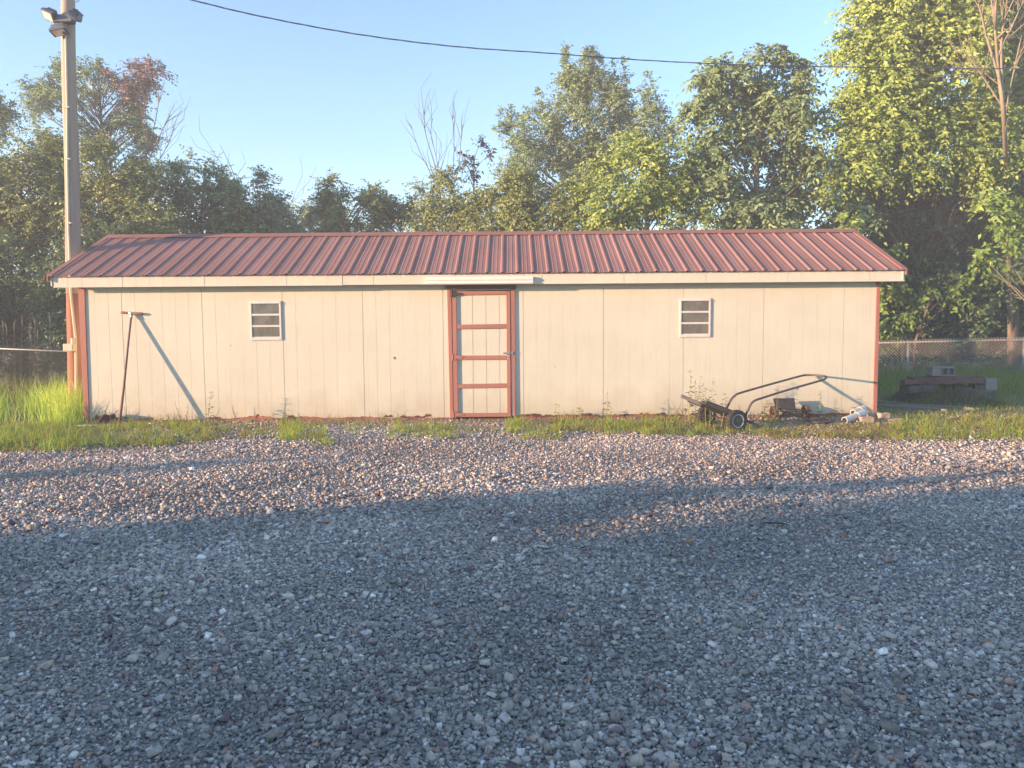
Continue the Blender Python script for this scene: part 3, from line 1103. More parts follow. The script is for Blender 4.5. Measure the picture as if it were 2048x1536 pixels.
def rough_block(name, c, size, rotz, m, label, cat, group=None, jit=.006, tilt=0.0, seed=0):
    rd = random.Random(seed + int(abs(c[0]) * 1000))
    mb = MB()
    m3 = Matrix.Rotation(rotz, 3, 'Z') @ Matrix.Rotation(tilt, 3, 'Y')
    c = Vector(c)
    nx, ny, nz = max(2, int(size[0] / .06)), 2, 2
    # subdivided box with jittered corners, so that the edges read chipped
    def P(i, j, k):
        return (-.5 + i / nx, -.5 + j / ny, -.5 + k / nz)
    idx = {}
    vs = []
    fs = []
    def vid(i, j, k):
        if (i, j, k) not in idx:
            p = Vector([a_ * b_ for a_, b_ in zip(P(i, j, k), size)])
            p += Vector((rd.uniform(-jit, jit), rd.uniform(-jit, jit), rd.uniform(-jit, jit)))
            idx[(i, j, k)] = len(vs)
            vs.append(c + m3 @ p)
        return idx[(i, j, k)]
    for i in range(nx):
        for j in range(ny):
            fs.append((vid(i, j, 0), vid(i, j + 1, 0), vid(i + 1, j + 1, 0), vid(i + 1, j, 0)))
            fs.append((vid(i, j, nz), vid(i + 1, j, nz), vid(i + 1, j + 1, nz), vid(i, j + 1, nz)))
        for k in range(nz):
            fs.append((vid(i, 0, k), vid(i + 1, 0, k), vid(i + 1, 0, k + 1), vid(i, 0, k + 1)))
            fs.append((vid(i, ny, k), vid(i, ny, k + 1), vid(i + 1, ny, k + 1), vid(i + 1, ny, k)))
    for j in range(ny):
        for k in range(nz):
            fs.append((vid(0, j, k), vid(0, j, k + 1), vid(0, j + 1, k + 1), vid(0, j + 1, k)))
            fs.append((vid(nx, j, k), vid(nx, j + 1, k), vid(nx, j + 1, k + 1), vid(nx, j, k + 1)))
    mb.add(vs, fs)
    o = mb.build(name, m, None, origin=(c.x, c.y, c.z - size[2] / 2), bevel=.006)
    return tag(o, label, cat, group)


g = 'tan bricks at the shed corner'
c = U(1732, 843, 10.75); rough_block('brick', (c.x, c.y, .045), (.19, .10, .09), .1, 'tanbrick', 'nearest tan brick at the shed corner, touching the end of the white pipe', 'brick', g)
c = U(1748, 832, 11.05); rough_block('brick', (c.x, c.y, .06), (.17, .12, .12), -.1, 'tanbrick', 'left one of two tan bricks side by side in front of the red corner board', 'brick', g)
c = U(1766, 835, 10.95); rough_block('brick', (c.x, c.y, .06), (.15, .12, .12), .15, 'tanbrick', 'right one of two tan bricks side by side in front of the red corner board', 'brick', g)
c = U(1785, 843, 10.9); rough_block('flat_stone', (c.x, c.y, .02), (.26, .14, .05), .2, 'tanbrick', 'flat tan stone sunk in dry grass right of the two bricks', 'stone', g)
c = U(205, 851, 11.1)
mb = MB(); mb.bar(U(153, 851, 10.95) * 1.0, U(195, 850.5, 10.95), .03, .018)
o = mb.build('stick', 'conduit', None, origin=(c.x - .1, c.y, 0)); tag(o, 'pale short stick lying in the grass at the left corner of the shed', 'stick')
rough_block('dirt_clod', (U(212, 838, 11.45).x, 11.44, .05), (.24, .16, .14), .3, 'rot', 'dark clod of earth against the wall beside the leaning rod', 'clod', jit=.03)

# lumber and block pile by the fence
D = 13.4
z0 = .0
gp_ = 'things in the pile by the fence'


def pile(px0, py0, px1, py1, Y, dep, name, m, lab, cat, jit=.008, tilt=0, down=None, rotz=0):
    A, B = U(px0, py0, Y), U(px1, py1, Y)
    sx, sz = abs(B.x - A.x), abs(A.z - B.z)
    if down is not None:
        zb = down
        zt = max(A.z, B.z)
        sz = zt - zb
        cz_ = (zt + zb) / 2
    else:
        cz_ = (A.z + B.z) / 2
    return rough_block(name, ((A.x + B.x) / 2, Y + dep / 2, cz_), (sx, dep, sz), rotz, m, lab, cat, None, jit, tilt)


pile(1950, 781, 1992, 799, 13.1, .22, 'concrete_block', 'concrete_d', 'weathered concrete block on the ground at the right end of the pile', 'concrete block', down=.0)
pile(1878, 780, 1949, 792, 13.25, .30, 'concrete_slab', 'concrete_d', 'mossy concrete slab between the timbers and the grass in the pile', 'slab', .012, down=.16)
pile(1818, 772, 1876, 792, 13.3, .3, 'concrete_slab', 'concrete_d', 'broken grey slab under the left end of the red brown timber', 'slab', .02, down=.2)
pile(1973, 757.5, 1994, 780, 13.35, .2, 'concrete_block', 'concrete', 'pale block at the right end of the red brown timber', 'concrete block')
pile(1828, 754, 1969, 767.5, 13.35, .28, 'timber', 'brownwood', 'long red brown timber lying under the hollow block', 'timber', .012)
pile(1811, 760, 1828, 769, 13.3, .2, 'brick', 'brownwood', 'red brown brick end at the left end of the long timber', 'brick', .01)
pile(1950, 768, 1970, 781, 13.40, .2, 'brick', 'concrete_d', 'dark brick holding up the right end of the long timber', 'brick', .01)
pile(1838, 768, 1872, 775, 13.42, .2, 'board', 'greywood', 'grey broken board squeezed under the long timber', 'board', .01)
# hollow block with two cores facing the camera
A, B = U(1864, 752, 13.45), U(1910, 735, 13.45)
hbk = thing('hollow_block', 'pale grey hollow concrete block standing on the red brown timber by the fence', 'concrete block', ((A.x + B.x) / 2, 13.5, A.z))
mb = MB()
x0, x1, zz0, zz1 = A.x, B.x, A.z, B.z
yf, yb = 13.44, 13.64
xs_ = x0 + (x1 - x0) * .33
t_ = .019
mb.box(x0, xs_ + t_, yf, yb, zz0, zz1)
mb.box(x1 - t_, x1, yf, yb, zz0, zz1)
xm = (xs_ + x1) / 2
mb.box(xm - t_ / 2 + .006, xm + t_ / 2 + .006, yf + .001, yb - .001, zz0 + t_, zz1 - t_)
mb.box(xs_ + t_, x1 - t_, yf + .0005, yb - .0005, zz0, zz0 + t_)
mb.box(xs_ + t_, x1 - t_, yf + .0005, yb - .0005, zz1 - t_, zz1)
mb.box(xs_ + t_, x1 - t_, yf + .09, yf + .11, zz0 + t_, zz1 - t_)
mb.box(x0 - .004, x1 + .004, yf - .004, yb, zz1, zz1 + .012)
mb.build('block_body', 'concrete', hbk, bevel=.005)
mb = MB()
A, B = U(1805, 800, 13.45), U(1985, 800, 13.45)
nx_, ny_ = 26, 10
vs, fs = [], []
for i in range(nx_ + 1):
    for j in range(ny_ + 1):
        u_, v_ = i / nx_, j / ny_
        hh_ = (math.sin(math.pi * u_) ** .5) * (math.sin(math.pi * min(1, v_ * 1.0)) ** .6) * .36
        hh_ *= 1 + .25 * math.sin(u_ * 17 + v_ * 9) * math.sin(v_ * 13 + u_ * 5)
        vs.append((A.x + (B.x - A.x) * u_, 12.85 + 1.6 * v_, -.04 + hh_))
for i in range(nx_):
    for j in range(ny_):
        fs.append((i * (ny_ + 1) + j, (i + 1) * (ny_ + 1) + j, (i + 1) * (ny_ + 1) + j + 1, i * (ny_ + 1) + j + 1))
mb.add(vs, fs)
M['mound'] = mat('dark_earth', (.085, .07, .05), .95, .4, 7, bump=.8, bscale=40, col2=(.05, .055, .03))
o = mb.build('earth_mound', 'mound', None, smooth=True, origin=((A.x + B.x) / 2, 13.6, 0))
tag(o, 'low weedy mound of dark earth under the timber and slabs by the fence', 'mound')
# boards on the ground
g_ = 'grey boards on the ground'
for (p0, p1, wd, lab) in (((1748, 809, 0), (1872, 817, 0), .26, 'wide grey board on the ground touching the red corner board'),
                          ((1796, 808, 0), (1935, 815, 0), .20, 'grey board with a pointed end lying in front of the pile'),
                          ((1740, 802, 0), (1795, 806, 0), .25, 'short grey board behind the wide board at the shed corner')):
    A, B = G(p0[0], p0[1], .05), G(p1[0], p1[1], .05)
    mb = MB()
    d = (B - A).normalized(); n_ = Vector((-d.y, d.x, 0)) * wd
    k = d * .16
    lo = Vector((0, 0, -.045))
    q = [A, B + k, B + n_ * .8 - k, A + n_]
    mb.hexa([v + lo for v in q] + q)
    o = mb.build('board', 'greywood', None, origin=((A.x + B.x) / 2, (A.y + B.y) / 2, 0), bevel=.004)
    tag(o, lab, 'board', g_)

# ------------------------------------------------------------------ chain link fences
def chainlink(label, P0, P1, hgt, posts, pitch=.06, rw=.0036, rail_r=.021, wm='wire'):
    P0, P1 = Vector(P0), Vector(P1)
    L = (P1 - P0).length
    d = (P1 - P0) / L
    base = (P0 + P1) / 2
    f = thing('chain_link_fence', label, 'fence', (base.x, base.y, 0))
    h = P0.z
    r = MB(); r.tube([P0, P0.lerp(P1, .5) + Vector((0, 0, -.008)), P1], rail_r, 10); r.build('top_rail', 'galv', f, smooth=True)
    for s in posts:
        c = P0 + d * s
        p = MB(); p.tube([(c.x, c.y + .03, -.05), (c.x, c.y + .03, c.z - .03)], .031, 12)
        p.lathe((c.x, c.y + .03, c.z - .03), (0, 0, 1), [(0, .034), (.04, .034), (.06, .026), (.066, .004)], 12)
        p.tube([(c.x, c.y + .03, c.z), (c.x, c.y - .02, c.z)], .028, 8)
        p.build('post', 'galv', f, smooth=True)
    wv = MB()
    H = hgt + .055
    nst = int((L + H) / pitch)
    top = .055
    for sg in (1, -1):
        for i in range(-int(H / pitch), nst + int(H / pitch)):
            s0 = i * pitch
            # line from bottom (z=top-H) to the top: s = s0 + sg * t
            ta, tb_ = 0.0, H
            if sg > 0:
                ta = max(ta, -s0); tb_ = min(tb_, L - s0)
            else:
                ta = max(ta, s0 - L); tb_ = min(tb_, s0)
            if tb_ - ta < .02:
                continue
            pts = []
            for t in (ta, tb_):
                s = s0 + sg * t
                frac = s / L
                zt = P0.z + (P1.z - P0.z) * frac + top
                q = P0 + d * s
                pts.append(Vector((q.x, q.y - .026 + sg * .003, zt - H + t)))
            wv.tube(pts, rw, 3, cap=False)
    n = int(L / pitch)
    for i in range(n):
        q = P0 + d * (i * pitch + .01)
        zt = P0.z + (P1.z - P0.z) * i * pitch / L + top
        wv.tube([Vector((q.x, q.y - .026, zt - .02)), Vector((q.x + .014, q.y - .03, zt + .016))], rw * 1.7, 3, cap=False)
    wv.build('wire_mesh', wm, f)
    return f


fa = U(1752, 685.5, 20.0); fb = U(2048, 678.5, 20.0)
dirf = (fb - fa)
fb2 = fb + dirf * 1.3
fa2 = fa - dirf * .35
Lf = (fb2 - fa2).length
sp = (U(1818, 684, 20.0) - fa2).length
chainlink('galvanised chain link fence with a pale post right of the shed', fa2, fb2, 1.08, [sp, sp + 3.05, sp + 6.1], pitch=.082, rw=.0050, rail_r=.026)
la = U(-10, 696, 14.9); lb = U(150, 703.5, 14.4)
dl = lb - la
chainlink('chain link fence with thin bare top rail in the shade left of the pole', la - dl * 1.2, lb + dl * .25, .95, [.3], rail_r=.016, rw=.0010, wm='dark_iron')


# ------------------------------------------------------------------ trees
def sprays(C, out, ntw, nl, tl, L, W, droop, upb, cols, rng, spread=1.0):
    """leafy twigs radiating from clump centres C; returns vertices, quads, tints"""
    n = len(C)
    d = nrm(rng.normal(size=(n, ntw, 3)) * spread + out[:, None, :] * .8 + np.array([0, 0, upb]))
    t = np.linspace(.12, 1.0, nl)[None, None, :, None] + rng.uniform(-.05, .05, (n, ntw, nl, 1))
    tr = tl * rng.uniform(.55, 1.35, (n, ntw, 1, 1))
    P = C[:, None, None, :] + d[:, :, None, :] * tr * t
    P = P + np.array([0, 0, -1.0]) * (droop * tr * t * t)
    T = nrm(d[:, :, None, :] + np.array([0, 0, -2.0]) * droop * t)
    side = nrm(np.cross(T, np.array([0, 0, 1.0]) + rng.normal(size=(n, ntw, 1, 3)) * .25))
    sg = np.where(np.arange(nl) % 2 == 0, 1.0, -1.0)[None, None, :, None]
    ax = nrm(T * .55 + side * sg * .85 + rng.normal(size=P.shape) * .32 + np.array([0, 0, -.28]))
    nn_ = np.array([-.50, -.60, .32]) + out[:, None, None, :] * .45 + rng.normal(size=P.shape) * .52
    nn_ = nn_ - (nn_ * ax).sum(-1, keepdims=True) * ax
    nn_ = nrm(nn_)
    s = np.cross(ax, nn_)
    LL = L * rng.uniform(.6, 1.35, P.shape[:3] + (1,))
    WW = LL * W * rng.uniform(.8, 1.2, P.shape[:3] + (1,))
    b = P
    tip = P + ax * LL - nn_ * LL * .12
    le = P + ax * LL * .42 + s * WW + nn_ * LL * .10
    ri = P + ax * LL * .42 - s * WW + nn_ * LL * .10
    V = np.stack([b, ri, tip, le], axis=3).reshape(-1, 3)
    nq = V.shape[0] // 4
    Q = np.arange(nq * 4).reshape(-1, 4)
    ca, cb_ = np.array(cols[0]), np.array(cols[1])
    mixc = np.clip(rng.uniform(0, 1, (n, 1, 1, 1)) * .7 + rng.uniform(0, 1, (n, ntw, 1, 1)) * .2 + rng.normal(size=(n, ntw, nl, 1)) * .18, 0, 1)
    col = ca * (1 - mixc) + cb_ * mixc
    col = col * rng.uniform(.75, 1.25, (n, ntw, nl, 1)) * np.array([.90, 1.0, 1.0])
    col = np.repeat(col.reshape(-1, 3), 4, axis=0)
    return V, Q, col


def clumps(lobes, dens, rng, shell=.45):
    Cs, Os = [], []
    for (c, r) in lobes:
        n = max(2, int(dens * (r[0] * r[2] + .25 * r[0] * r[1]) * 44))
        ns = max(2, n // 6)
        sv = nrm(rng.normal(size=(ns, 3)))
        pick = rng.integers(0, ns, n)
        v = nrm(sv[pick] + rng.normal(size=(n, 3)) * .30)
        srad = rng.uniform(shell ** 3, 1, (ns, 1)) ** (1 / 3)
        rad = np.clip(srad[pick] + rng.normal(size=(n, 1)) * .13, .1, 1.08)
        wob = 1 + .16 * np.sin(v[:, :1] * 5 + c[0] * 3) + .14 * np.sin(v[:, 2:] * 6 + c[2] * 5)
        Cs.append(np.array(c) + v * rad * np.array(r) * wob)
        Os.append(v)
    return np.concatenate(Cs), np.concatenate(Os)


def branch(mb, A, B, r0, r1, rng, sag=.15, n=5, sides=5):
    A, B = Vector(A), Vector(B)
    L = (B - A).length
    pts = []
    w1 = rng.normal(size=3) * L * .05
    for i in range(n + 1):
        t = i / n
        p = A.lerp(B, t)
        p.z += sag * L * math.sin(math.pi * t) * .5 * (1 if sag > 0 else 1)
        p += Vector(w1) * math.sin(math.pi * t)
        pts.append(p)
    mb.tube(pts, [r0 + (r1 - r0) * (i / n) for i in range(n + 1)], sides, cap=False)


NLEAF = 0


def tree(name, label, cat, base, lobes, cols, L=.13, W=.26, dens=1.0, ntw=8, nl=11, tl=.5, droop=.35, upb=.35,
         trunk_r=.11, group=None, bark='bark', seed=1, limb_frac=.17, extra=None, trunk_top=None, shell=.45, spread=1.0, shoots=0):
    global NLEAF
    rng = np.random.default_rng(seed)
    base = Vector(base)
    t = thing(name, label, cat, (base.x, base.y, 0), group)
    C, O = clumps(lobes, dens, rng, shell)
    V, Q, K = sprays(C, O, ntw, nl, tl, L, W, droop, upb, cols, rng, spread)
    if shoots:
        # narrow leading shoots along the upper edge of the crown
        zt = C[:, 2]
        topm = np.array([zt[i] >= zt[np.abs(C[:, 0] - C[i, 0]) < .42].max() - .25 for i in range(len(C))])
        cand = np.nonzero(topm)[0]
        sel = rng.permutation(cand)[:shoots]
        S = C[sel]
        reps = []
        for k in range(5):
            reps.append(S + np.array([0, 0, .17 * k]) + rng.normal(size=S.shape) * .05)
        S2 = np.concatenate(reps)
        V2, Q2, K2 = sprays(S2, np.tile(np.array([[0, 0, 1.0]]), (len(S2), 1)), 5, 7, .26 * (1 - .1 * 2), L, W, .1, .7, cols, rng, .8)
        Q2 = Q2 + len(V)
        V = np.concatenate([V, V2]); Q = np.concatenate([Q, Q2]); K = np.concatenate([K, K2])
    off = (base.x, base.y, 0)
    NLEAF += len(Q)
    np_mesh('crown', V, Q, K, 'leaf', t, off=off)
    if extra is not None:
        elobes, ecols, edens, ename = extra
        C2, O2 = clumps(elobes, edens, rng, shell)
        V2, Q2, K2 = sprays(C2, O2, ntw, nl, tl, L, W, droop, upb, ecols, rng, spread)
        np_mesh(ename, V2, Q2, K2, 'leaf', t, off=off)
        NLEAF += len(Q2)
        C = np.concatenate([C, C2])
    # trunk and limbs
    mb = MB()
    top = np.array([np.median(C[:, 0]), np.median(C[:, 1]), C[:, 2].max() - .4])
    if trunk_top is not None:
        top = np.array(trunk_top)
    pts = []
    NS = 8
    wob = rng.normal(size=(2, 2)) * .12
    for i in range(NS + 1):
        s = i / NS
        x = base.x + (top[0] - base.x) * s + wob[0, 0] * math.sin(3.1 * s) + wob[1, 0] * math.sin(6.2 * s)
        y = base.y + (top[1] - base.y) * s + wob[0, 1] * math.sin(3.1 * s)
        pts.append(Vector((x, y, -.05 + (top[2] + .05) * s)))
    mb.tube(pts, [trunk_r * (1 - .85 * (i / NS)) + .008 for i in range(NS + 1)], 8)
    order = rng.permutation(len(C))[:max(6, int(len(C) * limb_frac))]
    for j in order:
        c = C[j]
        hd_ = math.hypot(c[0] - (base.x + top[0]) / 2, c[1] - base.y)
        zt = min(max(c[2] - .75 * hd_ - .2, .25 * top[2] * rng.uniform(.5, 1)), top[2] * .93)
        s = zt / top[2]
        i0 = min(NS - 1, int(s * NS))
        A = pts[i0].lerp(pts[i0 + 1], s * NS - i0)
        rr_ = trunk_r * (1 - .85 * s) * .42 + .006
        branch(mb, A, c, min(rr_, .05), .006, rng, .12)
    mb.build('trunk', bark, t, smooth=True)
    return t


def LB(px, py, rx, ry, Y, ryd=None):
    c = U(px, py, Y)
    k = Y / F
    dd_ = ryd if ryd is not None else min(rx, ry) * k * .9
    return (tuple(c), (rx * k, dd_, ry * k))


def lobes(Y, *ps):
    return [LB(p[0], p[1], p[2], p[3], Y + (p[4] if len(p) > 4 else 0)) for p in ps]


def at(px, Y):
    q = U(px, 700, Y)
    return (q.x, Y, 0)


YG = ((.360, .430, .105), (.210, .290, .078))
OL = ((.300, .320, .110), (.170, .220, .078))
GG = ((.260, .330, .155), (.145, .215, .105))
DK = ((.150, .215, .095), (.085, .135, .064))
BR = ((.260, .350, .080), (.160, .250, .060))
RD = ((.340, .165, .135), (.200, .130, .090))
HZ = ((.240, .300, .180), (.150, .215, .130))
woods = 'trees behind the shed'

# --- left side
tree('tree', 'tall thin-crowned tree with reddish leaves at its right edge, behind the utility pole', 'tree', at(215, 25),
     lobes(25, (60, 165, 38, 32), (95, 140, 40, 40), (110, 200, 60, 50), (185, 155, 50, 45), (190, 220, 65, 60), (240, 235, 45, 55), (255, 290, 60, 50), (310, 285, 40, 35), (215, 330, 80, 55), (150, 290, 50, 50)),
     GG, L=0.088, dens=.85, tl=.42, seed=21, trunk_r=.12, group=woods, limb_frac=.3,
     extra=(lobes(25, (262, 165, 40, 26), (300, 150, 22, 16), (265, 195, 30, 25), (225, 150, 20, 20)), RD, 1.5, 'red_foliage'))
tree('tree', 'tree cut by the left edge of the photo, beyond the utility pole', 'tree', at(-60, 23),
     lobes(23, (-60, 220, 70, 55), (-20, 250, 42, 45), (-90, 300, 90, 70), (-60, 380, 90, 70)), GG, L=0.088, dens=1.0, seed=22, group=woods)
tree('bushy_tree', 'yellow green bushy tree left of the utility pole', 'tree', at(50, 19.5),
     lobes(19.5, (40, 300, 60, 40), (85, 285, 45, 40), (20, 360, 90, 60), (100, 350, 60, 55), (60, 430, 110, 70), (-40, 350, 70, 70), (130, 420, 50, 60), (-30, 450, 80, 80)),
     OL, L=0.086, dens=1.35, seed=23, group=woods, trunk_r=.09)
tree('bushy_tree', 'olive bushy tree right of the utility pole over the left end of the roof', 'tree', at(240, 19.3),
     lobes(19.3, (210, 330, 60, 45), (265, 360, 55, 45), (190, 400, 60, 60), (250, 430, 80, 55), (320, 440, 60, 45), (150, 450, 60, 50)),
     OL, L=0.086, dens=1.35, seed=24, group=woods, trunk_r=.09)
tree('bushy_tree', 'rounded green bush with upright twigs above the left part of the roof', 'tree', at(400, 20.5),
     lobes(20.5, (335, 370, 45, 40), (385, 362, 50, 38), (360, 425, 70, 50), (430, 385, 50, 45), (430, 430, 60, 50), (480, 410, 45, 50), (310, 410, 45, 45), (500, 450, 60, 30)),
     GG, L=0.086, dens=1.35, seed=25, group=woods, trunk_r=.08)
tree('bushy_tree', 'lower bush with reddish tips left of the gap in the trees', 'tree', at(510, 21),
     lobes(21, (495, 395, 38, 32), (532, 385, 22, 32), (500, 435, 60, 45), (548, 430, 34, 42), (455, 445, 55, 40), (580, 450, 30, 25)),
     HZ, L=0.085, dens=1.3, seed=26, group=woods, trunk_r=.07,
     extra=(lobes(20.8, (535, 385, 16, 22), (470, 385, 16, 14)), RD, .8, 'red_foliage'))
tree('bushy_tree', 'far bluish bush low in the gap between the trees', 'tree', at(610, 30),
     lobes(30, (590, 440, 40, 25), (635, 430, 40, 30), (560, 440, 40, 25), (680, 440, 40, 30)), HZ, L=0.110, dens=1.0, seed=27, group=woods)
tree('bushy_tree', 'pale green bush rising right of the gap above the roof', 'tree', at(690, 22),
     lobes(22, (680, 385, 30, 25), (700, 415, 45, 35), (655, 425, 35, 30), (735, 390, 22, 28), (740, 430, 45, 35), (690, 455, 60, 25)),
     OL, L=0.085, dens=1.35, seed=28, group=woods, trunk_r=.07)
tree('bushy_tree', 'grey green bush left of the bare sapling', 'tree', at(810, 22.5),
     lobes(22.5, (790, 410, 30, 25), (830, 395, 20, 35), (800, 440, 50, 30), (840, 430, 40, 40), (770, 455, 40, 25)),
     GG, L=0.086, dens=1.3, seed=29, group=woods, trunk_r=.07)
tree('bushy_tree', 'olive bush around the foot of the bare sapling', 'tree', at(900, 20.5),
     lobes(20.5, (890, 385, 40, 35), (935, 400, 45, 40), (880, 430, 55, 40), (950, 440, 60, 40), (910, 350, 20, 18)),
     OL, L=0.086, dens=1.35, seed=30, group=woods, trunk_r=.07)
tree('plum_tree', 'small spindly tree with dark dangling leaves beside the bare sapling', 'tree', at(965, 21),
     lobes(21, (965, 300, 16, 25), (950, 330, 28, 18), (985, 310, 12, 10), (935, 315, 14, 8), (960, 350, 30, 14)),
     ((.07, .06, .04), (.04, .045, .03)), L=0.088, dens=1.0, ntw=5, nl=6, tl=.25, seed=31, group=woods, trunk_r=.04)

# --- centre
tree('tree', 'tall pointed grey green tree behind the middle of the roof', 'tree', at(1180, 25),
     lobes(25, (1132, 135, 16, 30), (1168, 150, 30, 32), (1125, 200, 45, 45), (1190, 200, 55, 45), (1240, 195, 38, 40), (1085, 255, 42, 42), (1150, 265, 70, 55), (1230, 265, 70, 55), (1285, 235, 40, 40),
           (1315, 290, 36, 42), (1035, 285, 38, 42), (1080, 340, 70, 55), (1180, 350, 80, 60), (1270, 350, 70, 60), (1025, 340, 35, 45)),
     GG, L=0.090, dens=1.25, seed=32, group=woods, trunk_r=.16, shoots=22, upb=.6, tl=.5)
tree('bushy_tree', 'olive green bushy tree just above the middle of the roof', 'tree', at(1060, 19.5),
     lobes(19.5, (1010, 390, 50, 40), (1070, 400, 60, 50), (1130, 410, 50, 50), (1020, 440, 60, 40), (1110, 450, 70, 35), (985, 420, 40, 40)),
     OL, L=0.088, dens=1.45, seed=33, group=woods, trunk_r=.08)
tree('bushy_tree', 'yellow green bushy tree between the pointed tree and the drooping tree', 'tree', at(1280, 18.8),
     lobes(18.8, (1250, 340, 55, 50), (1310, 330, 50, 55), (1220, 400, 60, 55), (1290, 410, 70, 55), (1350, 350, 40, 60), (1360, 420, 50, 50), (1180, 430, 50, 40)),
     YG, L=0.090, dens=1.45, seed=34, group=woods, trunk_r=.09)
tree('tree', 'dense tree with long drooping leaves above the right part of the roof', 'tree', at(1500, 19),
     lobes(19, (1548, 112, 38, 28), (1500, 150, 26, 26), (1415, 135, 26, 40), (1432, 180, 28, 40), (1590, 150, 26, 24), (1540, 175, 50, 45), (1480, 210, 55, 50), (1420, 240, 45, 50), (1590, 225, 45, 50), (1540, 260, 60, 55),
           (1620, 290, 45, 50), (1450, 310, 60, 55), (1530, 340, 70, 60), (1600, 360, 70, 55), (1430, 390, 70, 55), (1530, 420, 80, 45), (1630, 420, 60, 45), (1390, 310, 35, 45)),
     GG, L=0.130, W=.21, dens=1.25, ntw=8, nl=11, seed=35, group=woods, trunk_r=.14, droop=.6, tl=.55)

# --- right
tree('tree', 'biggest bright yellow green tree at the right side of the photo', 'tree', at(1850, 22.2),
     lobes(18.6, (1760, 20, 60, 50), (1830, 20, 70, 60), (1740, 90, 60, 50), (1820, 110, 80, 70), (1900, 90, 70, 70), (1720, 165, 60, 45), (1790, 200, 80, 60), (1880, 200, 80, 70), (1700, 235, 45, 40), (1760, 280, 70, 55), (1850, 290, 80, 55),
           (1930, 270, 70, 60), (1990, 300, 60, 60), (1690, 330, 45, 45), (1800, -50, 90, 60), (1900, -40, 100, 80)),
     YG, L=0.112, W=.24, dens=1.45, ntw=8, nl=12, seed=36, group=woods, trunk_r=.15, tl=.6, droop=.45, limb_frac=.12)
tree('tree', 'tree filling the top right corner behind the bare pale branches', 'tree', at(2030, 21),
     lobes(21, (2000, 60, 80, 70), (2070, 140, 80, 90), (2060, 20, 90, 70), (2080, 260, 80, 90), (2000, 200, 50, 60), (2060, 380, 90, 70)),
     YG, L=0.125, dens=1.2, seed=37, group=woods, trunk_r=.14, tl=.55)
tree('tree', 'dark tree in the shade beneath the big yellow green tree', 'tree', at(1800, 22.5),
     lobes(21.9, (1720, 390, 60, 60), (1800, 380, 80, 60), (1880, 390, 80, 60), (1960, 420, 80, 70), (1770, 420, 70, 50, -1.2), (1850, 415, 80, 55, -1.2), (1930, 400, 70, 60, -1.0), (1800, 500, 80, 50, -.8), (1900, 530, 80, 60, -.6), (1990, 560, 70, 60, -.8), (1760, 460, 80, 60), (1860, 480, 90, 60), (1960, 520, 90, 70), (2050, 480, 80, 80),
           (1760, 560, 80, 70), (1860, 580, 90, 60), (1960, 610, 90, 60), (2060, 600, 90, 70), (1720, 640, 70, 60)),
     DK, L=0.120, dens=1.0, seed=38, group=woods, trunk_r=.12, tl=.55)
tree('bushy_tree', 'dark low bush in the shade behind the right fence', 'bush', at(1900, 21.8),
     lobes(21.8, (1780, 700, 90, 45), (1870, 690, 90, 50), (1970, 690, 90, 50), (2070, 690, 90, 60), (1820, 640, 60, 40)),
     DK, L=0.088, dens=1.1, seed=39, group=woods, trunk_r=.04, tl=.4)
tree('sapling', 'sapling with bright hanging leaves growing behind the fence post', 'tree', at(1835, 20.7),
     lobes(20.7, (1790, 545, 24, 14), (1860, 535, 40, 20), (1895, 565, 30, 18), (1835, 570, 35, 14), (1800, 590, 45, 12), (1870, 598, 30, 14), (1910, 598, 28, 12), (1770, 578, 25, 12), (1850, 505, 35, 14)),
     BR, L=0.170, W=.25, dens=.75, ntw=6, nl=8, tl=.36, seed=40, group=woods, trunk_r=.045, droop=.7, upb=.1, trunk_top=tuple(U(1862, 545, 20.7)), limb_frac=.5, shell=.1)
tree('sapling', 'thin short sapling with one tuft of leaves beside the shed corner', 'tree', at(1800, 20.6),
     lobes(20.6, (1803, 640, 18, 12), (1797, 655, 12, 10)),
     BR, L=0.130, W=.24, dens=4.0, ntw=6, nl=8, tl=.3, seed=41, group=woods, trunk_r=.022, droop=.7, upb=.1, shell=.1)
tree('tree_branch', 'leafy branch reaching in from the right edge above the fence', 'branch', at(2110, 16.6),
     lobes(16.6, (2005, 475, 28, 14), (1965, 535, 22, 18), (1975, 510, 20, 12), (2020, 395, 30, 18), (2040, 420, 24, 16), (1985, 405, 20, 10), (2000, 440, 20, 10)),
     BR, L=0.132, W=.24, dens=1.8, ntw=6, nl=8, tl=.38, seed=42, group=woods, trunk_r=.06, droop=.5, upb=.1, shell=.1, trunk_top=tuple(U(2060, 420, 16.6)), limb_frac=.5, bark='bark_pale')
tree('bushy_tree', 'light green shrub poking up right behind the right end of the roof', 'bush', at(1720, 17.2),
     lobes(17.2, (1705, 450, 22, 18), (1745, 480, 25, 18), (1700, 480, 24, 20), (1775, 500, 22, 14), (1725, 520, 30, 20)),
     BR, L=0.110, W=.26, dens=1.2, ntw=6, nl=8, tl=.35, seed=43, group=woods, trunk_r=.03, droop=.5)

# --- left lower darkness
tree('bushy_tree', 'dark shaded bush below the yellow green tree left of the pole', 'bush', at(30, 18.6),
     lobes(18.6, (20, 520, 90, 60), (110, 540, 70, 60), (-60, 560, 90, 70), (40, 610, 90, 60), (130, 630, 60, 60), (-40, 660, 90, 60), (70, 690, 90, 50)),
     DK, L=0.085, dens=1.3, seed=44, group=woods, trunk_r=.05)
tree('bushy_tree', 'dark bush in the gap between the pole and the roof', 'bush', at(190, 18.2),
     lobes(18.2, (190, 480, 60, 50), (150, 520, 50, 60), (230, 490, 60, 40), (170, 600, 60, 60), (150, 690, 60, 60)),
     DK, L=0.085, dens=1.2, seed=45, group=woods, trunk_r=.05)
